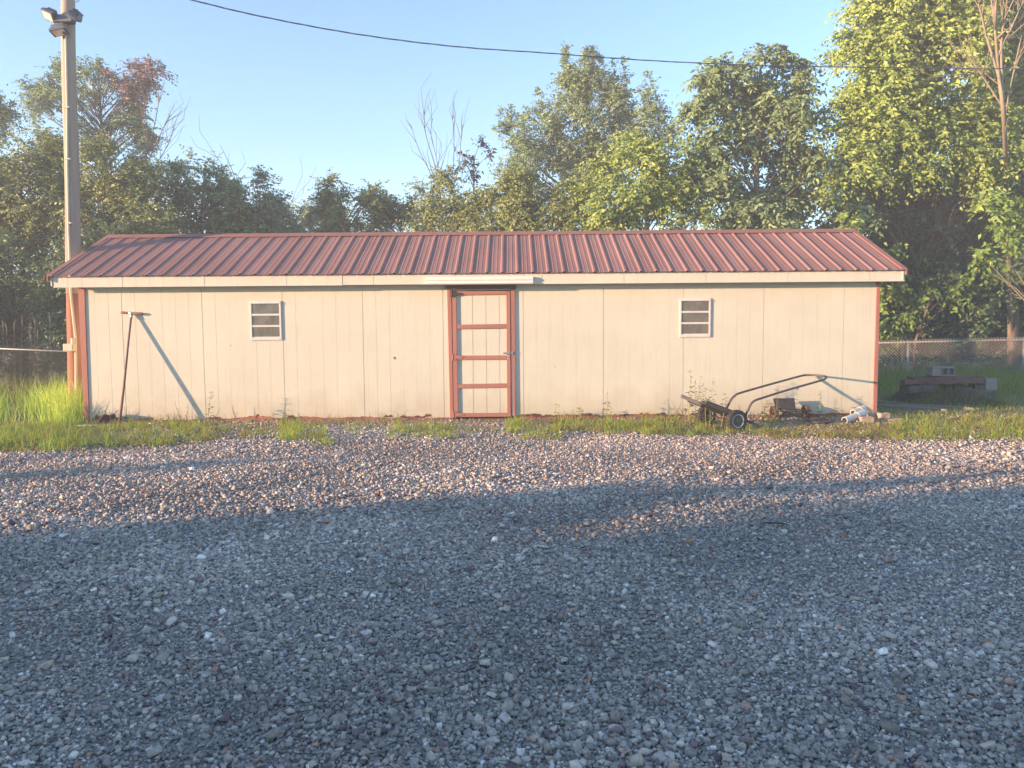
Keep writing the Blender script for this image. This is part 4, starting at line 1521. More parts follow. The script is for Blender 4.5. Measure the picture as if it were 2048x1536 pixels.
# low tree added unseen beyond the left edge to shade the left bushes
tree('tree', 'bushy young tree of the wood added unseen beyond the left edge for its shade', 'tree', (-16.5, 17.0, 0),
     [((-16.5, 17.0, 1.7), (1.8, 1.6, 1.5)), ((-15.0, 16.2, 1.4), (1.6, 1.2, 1.3)), ((-18.0, 16.8, 1.6), (1.8, 1.2, 1.4))],
     OL, L=0.125, dens=1.0, seed=46, group=woods)


rngw = np.random.default_rng(91)
WL = []
for k in range(46):
    x_ = -27 + 57 * k / 45 + rngw.normal() * .4
    top_ = 4.9 + .7 * math.sin(k * .9) + .5 * math.sin(k * 2.3)
    WL.append(((x_, 31.5 + rngw.normal() * .8, top_ - 1.6), (1.1, .9, 1.6)))
    WL.append(((x_ + .5, 30.8 + rngw.normal() * .6, 1.5), (1.1, .9, 1.7)))
Cw, Ow = clumps(WL, .75, rngw, .3)
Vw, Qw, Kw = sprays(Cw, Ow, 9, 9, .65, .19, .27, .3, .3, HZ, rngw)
o = np_mesh('far_woods', Vw, Qw, Kw, 'leaf')
tag(o, 'far low wood closing the gaps between the trees', 'woods', kind='stuff')


def bare_tree(name, label, base, tips, r0, barkm, seed, forks=3):
    rng = np.random.default_rng(seed)
    t = thing(name, label, 'tree', (base[0], base[1], 0), woods)
    mb = MB()
    for (path, r) in tips:
        P = smooth_path(path, 4)
        n = len(P)
        mb.tube(P, [r * (1 - .85 * i / (n - 1)) + .003 for i in range(n)], 6)
        for k in range(forks):
            i = rng.integers(int(n * .3), n - 1)
            p = P[i]
            d = (P[min(i + 1, n - 1)] - P[i]).normalized()
            L = rng.uniform(.3, .9)
            q = p + (d * .8 + Vector((rng.normal() * .45, rng.normal() * .35, .25))).normalized() * L
            q2 = q + (d * .6 + Vector((rng.normal() * .3, 0, .5))).normalized() * L * .6
            mb.tube([p, p.lerp(q, .5) + Vector((0, 0, .02)), q, q2], [r * .38 + .002, r * .3 + .002, .005, .003], 4)
    mb.build('trunk', barkm, t, smooth=True)
    return t


def pth(Y, *ps):
    return [U(p[0], p[1], Y) for p in ps]


b0 = at(880, 22)
bare_tree('bare_sapling', 'leafless grey sapling with upright twigs left of the pointed tree', b0,
          [([Vector(b0)] + pth(22, (885, 430), (862, 350), (838, 300), (822, 250)), 0.019), (pth(22, (885, 430), (872, 340), (852, 270), (848, 222)), 0.017),
           (pth(22, (890, 440), (905, 350), (908, 290), (905, 230)), 0.015), (pth(22, (892, 420), (916, 340), (921, 290), (925, 250)), 0.012), (pth(22, (872, 400), (875, 330), (862, 270), (866, 235)), 0.011)],
          .03, 'bark', 51, 8)
b0 = at(2022, 21.5)
bare_tree('bare_tree', 'dead tree with pale bare branches at the upper right', b0,
          [([Vector(b0), U(2020, 600, 20.6), U(2014, 400, 19.2)] + pth(16.9, (2008, 240), (1996, 140), (1990, 60), (1980, -20)), 0.072), (pth(16.9, (2008, 240), (2002, 100), (2012, 20), (2020, -40)), 0.033),
           (pth(16.9, (2000, 160), (1975, 80), (1960, 20), (1945, -20)), 0.028), (pth(16.9, (1992, 120), (2030, 40), (2046, 0)), 0.025), (pth(16.9, (2006, 215), (1970, 160), (1950, 130), (1930, 100)), 0.019),
           (pth(16.9, (2010, 230), (2030, 130), (2044, 70)), 0.019), (pth(16.9, (1999, 170), (1965, 145), (1945, 150)), 0.017)],
          .1, 'bark_pale', 52, 9)
b0 = at(350, 24)
bare_tree('bare_tree', 'leafless twiggy tree right of the tall reddish tree', b0,
          [([Vector(b0)] + pth(24, (285, 360), (300, 290), (315, 220), (318, 185)), 0.022), (pth(24, (290, 340), (320, 270), (340, 230)), 0.014), (pth(24, (285, 370), (330, 300), (350, 255)), 0.012), (pth(24, (295, 300), (285, 240), (290, 190)), 0.011)],
          .03, 'bark', 53, 9)
b0 = at(470, 20.3)
bare_tree('bare_sapling', 'two bare leaning twigs sticking up from the rounded green bush', b0,
          [([Vector(b0)] + pth(20.3, (478, 440), (470, 360), (455, 320), (440, 290)), 0.012), (pth(20.3, (474, 430), (455, 350), (430, 310)), 0.009)], .02, 'bark', 54, 2)
b0 = at(570, 20.3)
bare_tree('bare_sapling', 'crooked pale stick among the bushes near the gap in the trees', b0,
          [([Vector(b0)] + pth(20.3, (560, 460), (575, 420), (587, 395)), 0.011), (pth(20.3, (490, 465), (497, 448), (506, 440)), 0.011)], .02, 'bark_pale', 55, 3)
print('leaves', NLEAF)


# ------------------------------------------------------------------ ground
def gz(x, y):
    """small relief of the gravel yard"""
    z = .012 * np.sin(x * .9 + .4 * y) * np.sin(y * .7 + 1.2) + .008 * np.sin(x * 2.3 + 1) * np.sin(y * 1.9 - x * .6) + .004 * np.sin(x * 5.1 - y * 3.3)
    # low ridges pushed up by tyres
    r = y - (7.35 - .10 * x)
    z = z + .035 * np.exp(-(r / .22) ** 2) * (1 / (1 + np.exp((x + 1.5) * 1.5)))
    r2 = y - (6.75 + .06 * x)
    z = z - .02 * np.exp(-(r2 / .25) ** 2)
    return z


edge_px = [(-300, 908), (0, 905), (150, 906), (350, 889), (480, 878), (560, 876), (640, 856), (720, 848), (800, 850), (900, 852), (960, 846), (1050, 850), (1100, 854), (1150, 850), (1250, 852), (1300, 860), (1400, 868), (1600, 876), (1800, 878), (1950, 884), (2048, 880), (2400, 878)]
ex = np.array([G(*p).x for p in edge_px]); ey = np.array([G(*p).y for p in edge_px])


def yedge(x):
    return np.interp(x, ex, ey)


gm_ = MB()
gm_.add([(-90, -60, -.03), (90, -60, -.03), (90, 110, -.03), (-90, 110, -.03)], [(0, 1, 2, 3)])
M['soil'] = mat('soil_and_thatch', (0.25, 0.20, 0.12), 0.95, 0.3, 3.5, bump=0.8, bscale=40, col2=(0.15, 0.145, 0.075))
o = gm_.build('ground', 'soil'); tag(o, kind='structure', label='bare earth with thatch and moss around the shed')

# grass verge mounded slightly above the yard
xs = np.arange(-16, 16.01, .2); ys = np.arange(9.6, 18.01, .2)
XX, YY = np.meshgrid(xs, ys)
ZZ = .012 * np.sin(XX * 2.1) * np.sin(YY * 2.7) + .006 * np.sin(XX * 6 + YY * 4)
fall = np.clip((YY - (yedge(XX) - .05)) / .5, -.6, 1)
ZZ = ZZ * .6 + fall * .03 - .03
V = np.stack([XX, YY, ZZ], -1).reshape(-1, 3)
nx_, ny_ = len(xs), len(ys)
idx = np.arange(nx_ * ny_).reshape(ny_, nx_)
Q = np.stack([idx[:-1, :-1], idx[:-1, 1:], idx[1:, 1:], idx[1:, :-1]], -1).reshape(-1, 4)
o = np_mesh('grass_verge', V, Q, None, 'soil', smooth=True)
tag(o, kind='structure', label='strip of soil carrying the grass along the shed')

M['fines'] = mat('gravel_fines', (0.20, 0.18, 0.17), 0.95, 0.35, 90, bump=1.0, bscale=150, col2=(0.40, 0.365, 0.345), cover=.5)
xs = np.concatenate([np.arange(-40, -12, 2.0), np.arange(-12, 12, .12), np.arange(12, 40.1, 2.0)]); ys = np.concatenate([np.arange(-30, 0, 2.0), np.arange(0, 11.75, .12)])
XX, YY = np.meshgrid(xs, ys)
ZZ = gz(XX, YY) - .05 * np.clip((YY - yedge(XX) + .05) / .35, 0, 1)
V = np.stack([XX, YY, ZZ], -1).reshape(-1, 3)
nx_, ny_ = len(xs), len(ys)
idx = np.arange(nx_ * ny_).reshape(ny_, nx_)
Q = np.stack([idx[:-1, :-1], idx[:-1, 1:], idx[1:, 1:], idx[1:, :-1]], -1).reshape(-1, 4)
o = np_mesh('gravel_yard', V, Q, None, 'fines', smooth=True)
tag(o, kind='structure', label='grey gravel yard in front of the shed')


# stones
def scatter(y0, y1, dens, rmean, rng, xpad=3.2):
    area_x = .70 * y1 + xpad
    n = int(dens * 2 * area_x * (y1 - y0))
    x = rng.uniform(-area_x, area_x, n)
    y = rng.uniform(y0, y1, n)
    over = np.abs(x) - (.70 * y + .6)      # thinner beyond the edges of the photo
    keep = (over < 2.6) & (rng.uniform(0, 1, n) < np.where(over > 0, .42, 1.0))
    # compacted tracks carry fewer, smaller stones
    tr = np.sin(x * .55 + y * .35 + .5) * .5 + np.sin(y * 1.35 - x * .25) * .5 + .4 * np.sin(x * 2.3 + y * 3.1)
    keep &= rng.uniform(0, 1, n) < np.clip(.88 + .30 * tr, .42, 1.0)
    ye = yedge(x)
    keep &= (rng.uniform(0, 1, n) < np.clip((ye + .28 - y) / .55, .16, 1)) & ~((y > WY - .03) & (x > XL - .05) & (x < XR + .05))
    x, y, tr, over = x[keep], y[keep], tr[keep], over[keep]
    r = rmean * np.exp(rng.normal(size=len(x)) * .38) * np.clip(1.0 + .14 * tr, .75, 1.25)
    r = np.where(over > 0, r * 1.35, r)
    big = rng.uniform(0, 1, len(x)) < .012
    r[big] *= 1.7
    return x, y, np.clip(r, .004, .032)


def stones(x, y, r, rng):
    n = len(x)
    cube = np.array([(-1, -1, -1), (1, -1, -1), (1, 1, -1), (-1, 1, -1), (-1, -1, 1), (1, -1, 1), (1, 1, 1), (-1, 1, 1)], float) * .62
    P = cube[None] + rng.uniform(-.36, .36, (n, 8, 3))
    P[:, 4:, :2] *= rng.uniform(.5, 1.0, (n, 1, 1))
    sc_ = np.stack([rng.uniform(.85, 1.45, n), rng.uniform(.75, 1.1, n), rng.uniform(.4, .8, n)], -1)
    P = P * sc_[:, None, :]
    az = rng.uniform(0, 2 * np.pi, n)
    tx = rng.normal(size=n) * .35; ty = rng.normal(size=n) * .35
    ca, sa = np.cos(az), np.sin(az)
    # tilt about x then y then turn about z
    c, s = np.cos(tx), np.sin(tx)
    X, Yv, Z = P[..., 0], P[..., 1] * c[:, None] - P[..., 2] * s[:, None], P[..., 1] * s[:, None] + P[..., 2] * c[:, None]
    c, s = np.cos(ty), np.sin(ty)
    X, Z = X * c[:, None] + Z * s[:, None], -X * s[:, None] + Z * c[:, None]
    X, Yv = X * ca[:, None] - Yv * sa[:, None], X * sa[:, None] + Yv * ca[:, None]
    P = np.stack([X, Yv, Z], -1) * r[:, None, None]
    zb = gz(x, y) + r * rng.uniform(-.1, .85, n)
    P = P + np.stack([x, y, zb], -1)[:, None, :]
    fc = np.array([(3, 2, 1, 0), (4, 5, 6, 7), (0, 1, 5, 4), (1, 2, 6, 5), (2, 3, 7, 6), (3, 0, 4, 7)])
    Q = (np.arange(n) * 8)[:, None, None] + fc[None]
    g = rng.beta(2.2, 3.2, n)
    base = np.stack([.235 + .54 * g ** 1.3, .205 + .475 * g ** 1.3, .178 + .415 * g ** 1.3], -1)
    k = rng.uniform(0, 1, n)
    base[k < .03] = np.array([.72, .68, .62]) * rng.uniform(.7, 1.25, (np.sum(k < .03), 1))
    m_ = (k > .075) & (k < .14); base[m_] = np.array([.46, .38, .30]) * rng.uniform(.7, 1.2, (m_.sum(), 1))
    m_ = (k > .14) & (k < .165); base[m_] = np.array([.46, .29, .22]) * rng.uniform(.7, 1.2, (m_.sum(), 1))
    m_ = (k > .165) & (k < .21); base[m_] = np.array([.22, .155, .16]) * rng.uniform(.7, 1.2, (m_.sum(), 1))
    pt_ = 1 + .16 * np.sin(x * 1.1 + y * .7) * np.sin(y * 1.6 - x * .4) + .10 * np.sin(x * 2.9 + 1) * np.sin(y * 3.3)
    base = base * pt_[:, None]
    col = np.repeat(base, 8, axis=0)
    return P.reshape(-1, 3), Q.reshape(-1, 4), col


Vs, Qs, Ks = [], [], []
no = 0
for (y0, y1, dens, rm) in ((1.7, 3.6, 9800, .0077), (3.6, 5.6, 7000, .0081), (5.6, 8.0, 4600, .0087), (8.0, 11.6, 3000, .0092)):
    x, y, r = scatter(y0, y1, dens, rm, RNG)
    v, q, k = stones(x, y, r, RNG)
    Vs.append(v); Qs.append(q + no); Ks.append(k)
    no += len(v)
V = np.concatenate(Vs); Q = np.concatenate(Qs); K = np.concatenate(Ks)
print('stones', len(V) // 8)
o = np_mesh('gravel', V, Q, K, 'stone')
tag(o, 'loose crushed grey stone covering the yard', 'gravel', kind='stuff')


# ------------------------------------------------------------------ grass
def blades(x, y, z, h, wd, lean, col, rng, bend=.5):
    n = len(x)
    az = rng.uniform(0, 2 * np.pi, n)
    fa_ = rng.uniform(0, 2 * np.pi, n)
    dx, dy = np.cos(az) * lean, np.sin(az) * lean
    sx, sy = np.cos(fa_) * wd, np.sin(fa_) * wd
    def lv(t, ws):
        px = x + dx * h * t ** 1.6
        py = y + dy * h * t ** 1.6
        pz = z + h * (t - bend * lean * t ** 2.2)
        return (np.stack([px - sx * ws, py - sy * ws, pz], -1), np.stack([px + sx * ws, py + sy * ws, pz], -1))
    a0, a1 = lv(0.0, 1.0)
    b0_, b1_ = lv(.55, .8)
    c0_, c1_ = lv(1.0, .12)
    V = np.stack([a0, a1, b0_, b1_, c0_, c1_], 1).reshape(-1, 3)
    i = (np.arange(n) * 6)[:, None, None]
    Q = (i + np.array([(0, 1, 3, 2), (2, 3, 5, 4)])[None]).reshape(-1, 4)
    return V, Q, np.repeat(col, 6, axis=0)


def gcol(n, rng, dry):
    a_ = np.array([.430, .500, .075]); b_ = np.array([.290, .370, .065]); d_ = np.array([.42, .29, .11]); e_ = np.array([.34, .18, .085])
    t = rng.uniform(0, 1, (n, 1))
    c = a_ * t + b_ * (1 - t)
    k = rng.uniform(0, 1, n)
    m_ = k < dry
    c[m_] = d_ * rng.uniform(.6, 1.1, (m_.sum(), 1))
    m_ = k < dry * .35
    c[m_] = e_ * rng.uniform(.6, 1.2, (m_.sum(), 1))
    return c * rng.uniform(.8, 1.2, (n, 1)) * np.array([.90, 1.03, 1.0])


rng = np.random.default_rng(77)
GV, GQ, GK = [], [], []
gn = 0


def add_grass(v, q, k):
    global gn
    GV.append(v); GQ.append(q + gn); GK.append(k)
    gn += len(v)


# tufts: (photo x range, photo y range) with density, height, dryness
zones = [((-120, 170), (848, 903), 420, .13, .10), ((170, 420), (846, 893), 230, .11, .18), ((420, 640), (848, 884), 85, .10, .25), ((560, 600), (850, 884), 60, .14, .10), ((628, 662), (868, 893), 24, .13, .05),
         ((640, 800), (846, 868), 40, .08, .35), ((690, 720), (850, 872), 16, .10, .1), ((780, 905), (850, 880), 110, .10, .12), ((905, 1000), (846, 868), 30, .07, .4), ((1018, 1045), (842, 866), 28, .13, .05),
         ((1040, 1130), (850, 880), 60, .09, .2), ((1110, 1200), (842, 864), 70, .10, .35), ((1205, 1225), (845, 868), 16, .14, .1), ((1230, 1300), (846, 870), 60, .11, .2), ((1285, 1400), (840, 872), 150, .10, .25),
         ((1400, 1560), (842, 872), 120, .085, .4), ((1530, 1700), (852, 880), 170, .06, .6), ((1640, 1800), (850, 880), 190, .075, .6), ((1780, 2060), (832, 884), 600, .085, .28), ((2040, 2250), (832, 884), 260, .09, .25)]
for (xr, yr, cnt, hh, dry) in zones:
    pxs = rng.uniform(xr[0], xr[1], cnt); pys = rng.uniform(yr[0], yr[1], cnt)
    for pxx, pyy in zip(pxs, pys):
        c = G(pxx, pyy)
        if c.y > WY - .05 and XL < c.x < XR:
            continue
        nb = int(rng.integers(9, 28))
        rad = rng.uniform(.02, .08)
        xx = c.x + rng.normal(size=nb) * rad; yy = c.y + rng.normal(size=nb) * rad
        ok = ~((yy > WY - .02) & (xx > XL - .03) & (xx < XR + .03))
        xx, yy = xx[ok], yy[ok]
        if not len(xx):
            continue
        d_ = dry if rng.uniform() > .25 else min(1, dry + .45)
        h = hh * rng.uniform(.35, 1.35) * rng.uniform(.5, 1.5, len(xx))
        add_grass(*blades(xx, yy, np.full(len(xx), -.012), h, np.full(len(xx), .0032), rng.uniform(.15, .95, len(xx)), gcol(len(xx), rng, d_), rng))
# sparse dry stalks against the wall foot
for k in range(150):
    pxx = rng.choice([rng.uniform(180, 900), rng.uniform(1035, 1745)])
    c = G(pxx, 842)
    nb = int(rng.integers(2, 8))
    xx = c.x + rng.normal(size=nb) * .05; yy = np.full(nb, WY - .06 - rng.uniform(0, .12))
    h = rng.uniform(.06, .22) * rng.uniform(.6, 1.3, nb)
    add_grass(*blades(xx, yy, np.full(nb, -.01), h, np.full(nb, .0024), rng.uniform(.1, .6, nb), gcol(nb, rng, .6), rng))
# tall bright grass by the pole
n = 7000
xx = rng.uniform(-9.6, XL - .06, n); yy = rng.uniform(10.9, 13.9, n)
keep = (yy > 11.15 + .25 * np.sin(xx * 3)) & (rng.uniform(0, 1, n) < .55 + .45 * np.sin(xx * 4 + yy * 3))
xx, yy = xx[keep], yy[keep]
hmax = np.clip(.66 + .16 * np.sin(xx * 2.6 + 1.0) + .08 * np.sin(xx * 9), .2, .95) * np.clip((yy - 10.6) / 1.3, .25, 1)
h = hmax * rng.uniform(.45, 1.12, len(xx))
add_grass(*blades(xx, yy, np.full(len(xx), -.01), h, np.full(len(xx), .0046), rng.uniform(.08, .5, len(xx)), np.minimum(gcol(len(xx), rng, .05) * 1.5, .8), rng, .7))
# shaded weeds right of the shed and around the pile, and along the fences
n = 17000
xx = rng.uniform(XR + .1, 14, n); yy = rng.uniform(12.2, 19.9, n)
keep = rng.uniform(0, 1, n) < np.clip(.35 + .4 * np.sin(xx * 2.7) * np.sin(yy * 3.1) + np.where(yy > 14.0, .5, 0) + np.where(xx > 9.3, .35, 0), .08, 1)
xx, yy = xx[keep], yy[keep]
h = np.where(yy > 14.6, .34, .14) * rng.uniform(.4, 1.2, len(xx)) * np.where(xx > 9.0, 1.25, .9)
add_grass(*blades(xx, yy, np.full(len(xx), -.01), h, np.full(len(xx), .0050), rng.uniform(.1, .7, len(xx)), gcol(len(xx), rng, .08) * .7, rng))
n = 9000
xx = rng.uniform(XR + .08, 12, n); yy = rng.uniform(11.7, 13.6, n)
keep = rng.uniform(0, 1, n) < np.clip(.45 + .45 * np.sin(xx * 3.3 + 2) * np.sin(yy * 4.1 + 1), .06, 1)
xx, yy = xx[keep], yy[keep]
h = rng.uniform(.03, .13, len(xx))
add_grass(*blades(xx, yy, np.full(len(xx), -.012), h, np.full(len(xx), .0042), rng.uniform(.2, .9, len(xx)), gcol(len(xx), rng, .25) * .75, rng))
n = 2600
xx = rng.uniform(U(1800, 800, 13.2).x, U(2000, 800, 13.2).x, n); yy = rng.uniform(12.75, 13.6, n)
keep = rng.uniform(0, 1, n) < np.clip(.45 + .5 * np.sin(xx * 5.1 + 1) * np.sin(yy * 6.3), .05, 1)
xx, yy = xx[keep], yy[keep]
uu = np.clip((xx - U(1805, 800, 13.45).x) / (U(1985, 800, 13.45).x - U(1805, 800, 13.45).x), 0, 1); vv = np.clip((yy - 12.85) / 1.6, 0, 1)
zz = -.05 + .33 * np.sin(np.pi * uu) ** .5 * np.sin(np.pi * vv) ** .6
h = rng.uniform(.06, .22, len(xx))
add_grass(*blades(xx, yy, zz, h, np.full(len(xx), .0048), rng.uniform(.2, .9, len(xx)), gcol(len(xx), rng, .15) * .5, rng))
n = 3000
xx = rng.uniform(-13, -6.2, n); yy = rng.uniform(13.8, 17, n)
h = rng.uniform(.2, .75, n)
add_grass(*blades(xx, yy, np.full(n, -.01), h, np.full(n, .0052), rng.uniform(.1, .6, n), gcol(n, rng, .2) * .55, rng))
n = 3000
xx = rng.uniform(5, 16, n); yy = rng.uniform(20, 21.5, n)
h = rng.uniform(.2, .6, n)
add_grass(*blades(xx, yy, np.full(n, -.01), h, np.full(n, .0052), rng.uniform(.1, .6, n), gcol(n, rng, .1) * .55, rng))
V = np.concatenate(GV); Q = np.concatenate(GQ); K = np.concatenate(GK)
print('blades', len(V) // 6)
o = np_mesh('grass', V, Q, K, 'blade')
tag(o, 'yellow green and dry grass along the shed and round the fences', 'grass', kind='stuff')


# ------------------------------------------------------------------ single weeds
def weed(label, pxb, pxt, pyt, Y, seed, style='leafy', group='weeds along the shed wall'):
    rng = np.random.default_rng(seed)
    A = U(pxb, 846, Y); A.z = -.01
    B = U(pxt, pyt, Y)
    t = thing('weed', label, 'weed', (A.x, A.y, 0), group)
    H = B.z
    mb = MB()
    P = [A, A.lerp(B, .35) + Vector((rng.normal() * .01, 0, 0)), A.lerp(B, .7) + Vector((rng.normal() * .012, 0, 0)), B]
    mb.tube(smooth_path(P, 4), [.006 - .0045 * i / 12 for i in range(13)], 5)
    M.setdefault('stem', mat('green_stem', (.32, .30, .10), .7, .2, 20))
    M.setdefault('stem_red', mat('red_stem', (.22, .11, .07), .7, .2, 20))
    mb.build('stem', 'stem' if style == 'leafy' else 'stem_red', t, smooth=True)
    n = int(H / (.018 if style == 'leafy' else .045))
    s = rng.uniform(.12, 1.0, n)
    base = np.array([list(A.lerp(B, float(q))) for q in s])
    az = rng.uniform(0, 2 * np.pi, n)
    ax = nrm(np.stack([np.cos(az), np.sin(az), rng.uniform(-.2, .7, n)], -1))
    L = (.105 if style == 'leafy' else .05) * (1.15 - .75 * s)[:, None] * rng.uniform(.6, 1.2, (n, 1))
    sd = nrm(np.cross(ax, np.array([0, 0, 1.0])))
    nr = np.cross(sd, ax)
    tip = base + ax * L - np.array([0, 0, 1.0]) * L * .25
    V = np.stack([base, base + ax * L * .45 - sd * L * .15, tip, base + ax * L * .45 + sd * L * .15], 1).reshape(-1, 3)
    Q = np.arange(n * 4).reshape(-1, 4)
    c = np.array([.34, .38, .09]) if style == 'leafy' else np.array([.24, .13, .06])
    K = np.repeat(c * rng.uniform(.7, 1.2, (n, 1)), 4, axis=0)
    np_mesh('leaves', V, Q, K, 'blade', t, off=(A.x, A.y, 0))


weed('tallest weed stalk rising above the wooden tongue of the hand cart', 1376, 1381, 738, 10.9, 1)
weed('weed stalk just right of the tallest one, above the cart deck', 1391, 1391, 759, 10.95, 2)
weed('third weed stalk behind the black deck of the hand cart', 1401, 1403, 750, 11.0, 3)
weed('short bushy weed in front of the far wheel of the hand cart', 1412, 1411, 775, 10.5, 4)
weed('slim weed with a bent tip behind the middle of the hand cart', 1425, 1426, 756, 11.15, 5)
weed('yellowish weed between the two wheels of the hand cart', 1441, 1452, 788, 10.3, 6)
weed('low weed close to the near wheel of the hand cart', 1420, 1420, 818, 10.2, 7)
weed('weed stalk between the hand cart handle and the toe plate', 1531, 1533, 782, 11.1, 8)
weed('leafy weed in front of the dark toe plate', 1553, 1554, 798, 10.6, 9)
weed('thin weed under the end of the hand cart handle', 1641, 1642, 782, 11.3, 10)
weed('tall narrow weed midway between the door and the hand cart', 1214, 1213, 784, 11.2, 11)
weed('shorter weed beside the tall narrow one midway to the hand cart', 1219, 1220, 812, 11.15, 12)
weed('small weed by the wall a little right of the door', 1114, 1115, 808, 11.3, 13)
weed('small fuzzy weed second to the right of the door', 1160, 1161, 810, 11.3, 14)
weed('tall feathery weed where the shadow of the leaning rod ends', 416, 423, 782, 11.2, 15)
weed('leaning bare weed right of the feathery one by the rod shadow', 424, 440, 815, 11.25, 16, 'dry')
weed('weed clump stalk below the left window', 571, 568, 822, 11.0, 17)
weed('dry branching weed just left of the end of the rod shadow', 365, 350, 802, 11.3, 18, 'dry')
weed('second dry weed beside the end of the rod shadow', 372, 376, 805, 11.25, 19, 'dry')
weed('reddish dry stalk crossing in front of the cart tongue', 1352, 1362, 797, 11.2, 20, 'dry')
weed('reddish dry stalk leaning left of the cart tongue', 1358, 1343, 802, 11.25, 21, 'dry')
weed('green weed spike standing in the lit grass right of the bricks', 1815, 1815, 822, 10.9, 22)
weed('dry brown weed left of the leaning rod', 222, 218, 818, 11.3, 23, 'dry')
weed('small weed with spread stems right of the leaning rod', 282, 276, 824, 11.3, 24, 'dry')

# pale grass heads in the shade left of the pole
sg_ = thing('seed_grass', 'pale feathery grass stalks standing behind the left fence', 'grass clump', at(60, 15.6))
mb = MB(); hd_ = MB()
rd = random.Random(9)
for (x0_, y0_, x1_) in ((8, 650, 6), (30, 650, 28), (40, 640, 44), (68, 645, 70), (72, 655, 60), (104, 635, 99), (75, 668, 75), (58, 670, 60), (15, 655, 13)):
    Y = 15.6 + rd.uniform(-.3, .3)
    A = U(x0_, 780, Y); A.z = 0
    B = U(x1_, y0_, Y)
    P = smooth_path([A, A.lerp(B, .5), B, B + Vector((rd.uniform(-.06, .06), 0, .10))], 4)
    mb.tube(P, .0028, 4)
    hd_.tube([B + Vector((0, 0, -.12)), B, P[-1]], [.004, .009, .002], 5)
M['straw'] = mat('pale_straw', (.24, .22, .15), .9, .2, 20)
mb.build('stalks', 'straw', sg_); hd_.build('seed_heads', 'straw', sg_)

# bits lying on the gravel
for i, (px, py, L, lab) in enumerate(((1378, 1088, .058, 'orange brown dry leaf on the shaded gravel right of the middle'), (1976, 1301, .045, 'tan dry leaf on the gravel near the right edge'),
                                      (1690, 1080, .05, 'brown leaf on the gravel at the right, beyond the orange leaf'), (690, 970, .06, 'pale orange leaf on the sunlit edge of the gravel'))):
    c = G(px, py)
    z = float(gz(np.array(c.x), np.array(c.y))) + .022
    an = 1.3 * i + .2
    d = Vector((math.cos(an) * .9 + .3, math.sin(an) * .4, .05)).normalized() * L
    n_ = Vector((-d.y, d.x, .012)) * .4
    p0 = Vector((c.x, c.y, z))
    mb = MB()
    th = Vector((0, 0, .004))
    vs = [p0 - d * .5, p0 - d * .1 + n_, p0 + d * .5 + Vector((0, 0, .02)), p0 - d * .1 - n_ * .9, p0 + Vector((0, 0, -.012))]
    mb.add(vs + [v - th for v in vs], [(0, 4, 1), (1, 4, 2), (2, 4, 3), (3, 4, 0), (6, 9, 5), (7, 9, 6), (8, 9, 7), (5, 9, 8), (0, 1, 6, 5), (1, 2, 7, 6), (2, 3, 8, 7), (3, 0, 5, 8)])
    o = mb.build('fallen_leaf', 'dryleaf', None, origin=(c.x, c.y, z - .02))
    tag(o, lab, 'leaf', 'leaves on the gravel')
for (A, B, lab) in (((1290, 1033), (1340, 1043), 'thin dark twig on the shaded gravel'), ((1525, 1053), (1575, 1056), 'pale thin twig on the gravel right of the dark twig')):
    a_, b_ = G(*A), G(*B)
    for v in (a_, b_):
        v.z = float(gz(np.array(v.x), np.array(v.y))) + .028
    mb = MB(); mb.tube([a_, a_.lerp(b_, .5) + Vector((0, .01, .004)), b_], [.005, .006, .003], 6)
    o = mb.build('twig', 'twig' if 'dark' in lab else 'greywood', None, origin=(a_.x, a_.y, 0)); tag(o, lab, 'twig')

# ------------------------------------------------------------------ unseen house and trees added behind the camera to shade the yard
sd = Vector((math.sin(a), math.cos(a), 0)); sn = Vector((-math.cos(a), math.sin(a), 0))


def ST(s, t, z=0.0):
    p = sn * s + sd * t
    return Vector((p.x, p.y, z))


hs = thing('house', 'plain grey sided house with dark gable roof added unseen behind the camera to shade the yard', 'house', ST(-3, -26))
mb = MB()
q = [ST(-12, -31), ST(4.1, -31), ST(4.1, -22), ST(-12, -22)]
q = [q[3], q[2], q[1], q[0]]
mb.hexa(q + [v + Vector((0, 0, 4.2)) for v in q])
mb.add([ST(-12, -31, 4.2), ST(-12, -22, 4.2), ST(-12, -26.5, 6.6), ST(4.1, -31, 4.2), ST(4.1, -22, 4.2), ST(4.1, -26.5, 6.6)], [(0, 1, 2), (3, 5, 4)])
mb.build('wall', 'house_wall', hs)
mb = MB()
for t0 in (-31.5, -21.5):
    mb.add([ST(-12.4, t0, 4.0), ST(4.3, t0, 4.0), ST(4.3, -26.5, 6.75), ST(-12.4, -26.5, 6.75), ST(-12.4, t0, 4.15), ST(4.3, t0, 4.15), ST(4.3, -26.5, 6.9), ST(-12.4, -26.5, 6.9)],
           [(0, 1, 2, 3), (4, 5, 6, 7), (0, 1, 5, 4), (1, 2, 6, 5), (2, 3, 7, 6), (3, 0, 4, 7)])
mb.build('roof', 'shingle', hs)
for s0 in (-9, -5, .5):
    mb = MB()
    mb.hexa([ST(s0, -21.98, 1.1), ST(s0 + 1.2, -21.98, 1.1), ST(s0 + 1.2, -21.94, 1.1), ST(s0, -21.94, 1.1), ST(s0, -21.98, 2.5), ST(s0 + 1.2, -21.98, 2.5), ST(s0 + 1.2, -21.94, 2.5), ST(s0, -21.94, 2.5)])
    mb.build('window', 'white', hs)
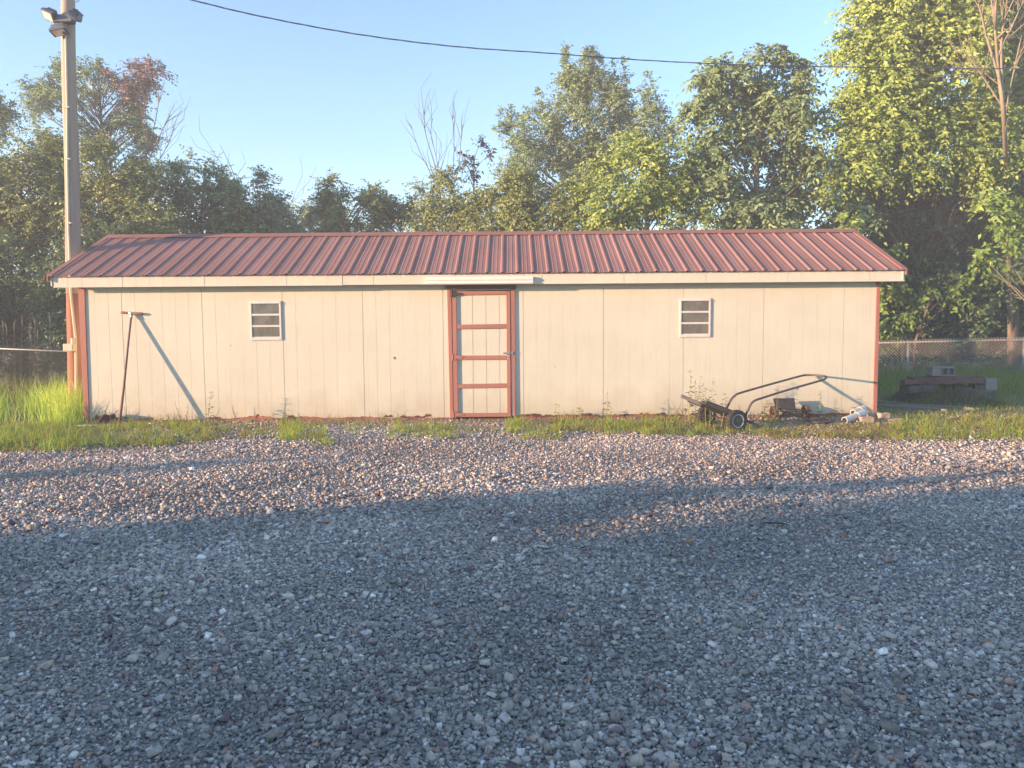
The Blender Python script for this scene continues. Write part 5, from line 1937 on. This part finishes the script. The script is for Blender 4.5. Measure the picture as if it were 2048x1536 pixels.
yard = 'unseen trees added behind the camera for shade'
c = ST(5.75, -20.0)  # crown shaped so its shadow edge slants across the gravel
tree('shade_tree', 'slanting yard tree shaped to edge the gravel shade, unseen behind the camera', 'tree', c,
     [(tuple(ST(6.15, -20, 1.5)), (.26, .3, .85)), (tuple(ST(5.85, -20, 1.85)), (.34, .3, 1.0)), (tuple(ST(5.45, -20, 2.2)), (.34, .3, 1.0)), (tuple(ST(5.2, -20.2, 2.8)), (.24, .3, .75))],
     OL, L=.13, dens=2.2, seed=61, group=yard, tl=.24, shell=.05)
c = ST(4.6, -20.2)  # shrub added to close the low gap in the shade
tree('shade_shrub', 'rounded yard shrub added unseen behind the camera to fill the gravel shade', 'shrub', c,
     [(tuple(ST(4.15 + .2 * k, -20.2 - .1 * (k % 2), 1.85)), (.34, .36, 1.32 - .02 * k)) for k in range(7)],
     OL, L=.13, dens=2.4, seed=62, group=yard, tl=.24, shell=.05)
c = ST(8.3, -20)  # small crown added for the faint shade streak at the left
tree('shade_tree', 'young yard tree with a small round crown added unseen to cast a faint streak of shade', 'tree', c,
     [(tuple(ST(8.3, -20, 2.5)), (.20, .2, .16)), (tuple(ST(8.1, -20, 2.62)), (.16, .2, .12))],
     OL, L=.10, dens=2.4, seed=63, group=yard, tl=.18, shell=.05, trunk_r=.03)

# ------------------------------------------------------------------ thin haze box added to lift the dark tones
hz = MB()
hz.box(-92, 92, -62, 112, -1.1, 13.5)
hm_ = bpy.data.materials.new('shadow_lift_haze')
hm_.use_nodes = True
hn = hm_.node_tree
for n_ in list(hn.nodes):
    if n_.type != 'OUTPUT_MATERIAL':
        hn.nodes.remove(n_)
pv = hn.nodes.new('ShaderNodeVolumePrincipled')
pv.inputs['Color'].default_value = (.86, .92, 1.0, 1)
pv.inputs['Density'].default_value = 0.0060
hn.links.new(pv.outputs[0], hn.nodes['Material Output'].inputs['Volume'])
o = hz.build('haze', hm_)
tag(o, 'thin haze added over the scene to lift its dark tones', 'haze', kind='stuff')
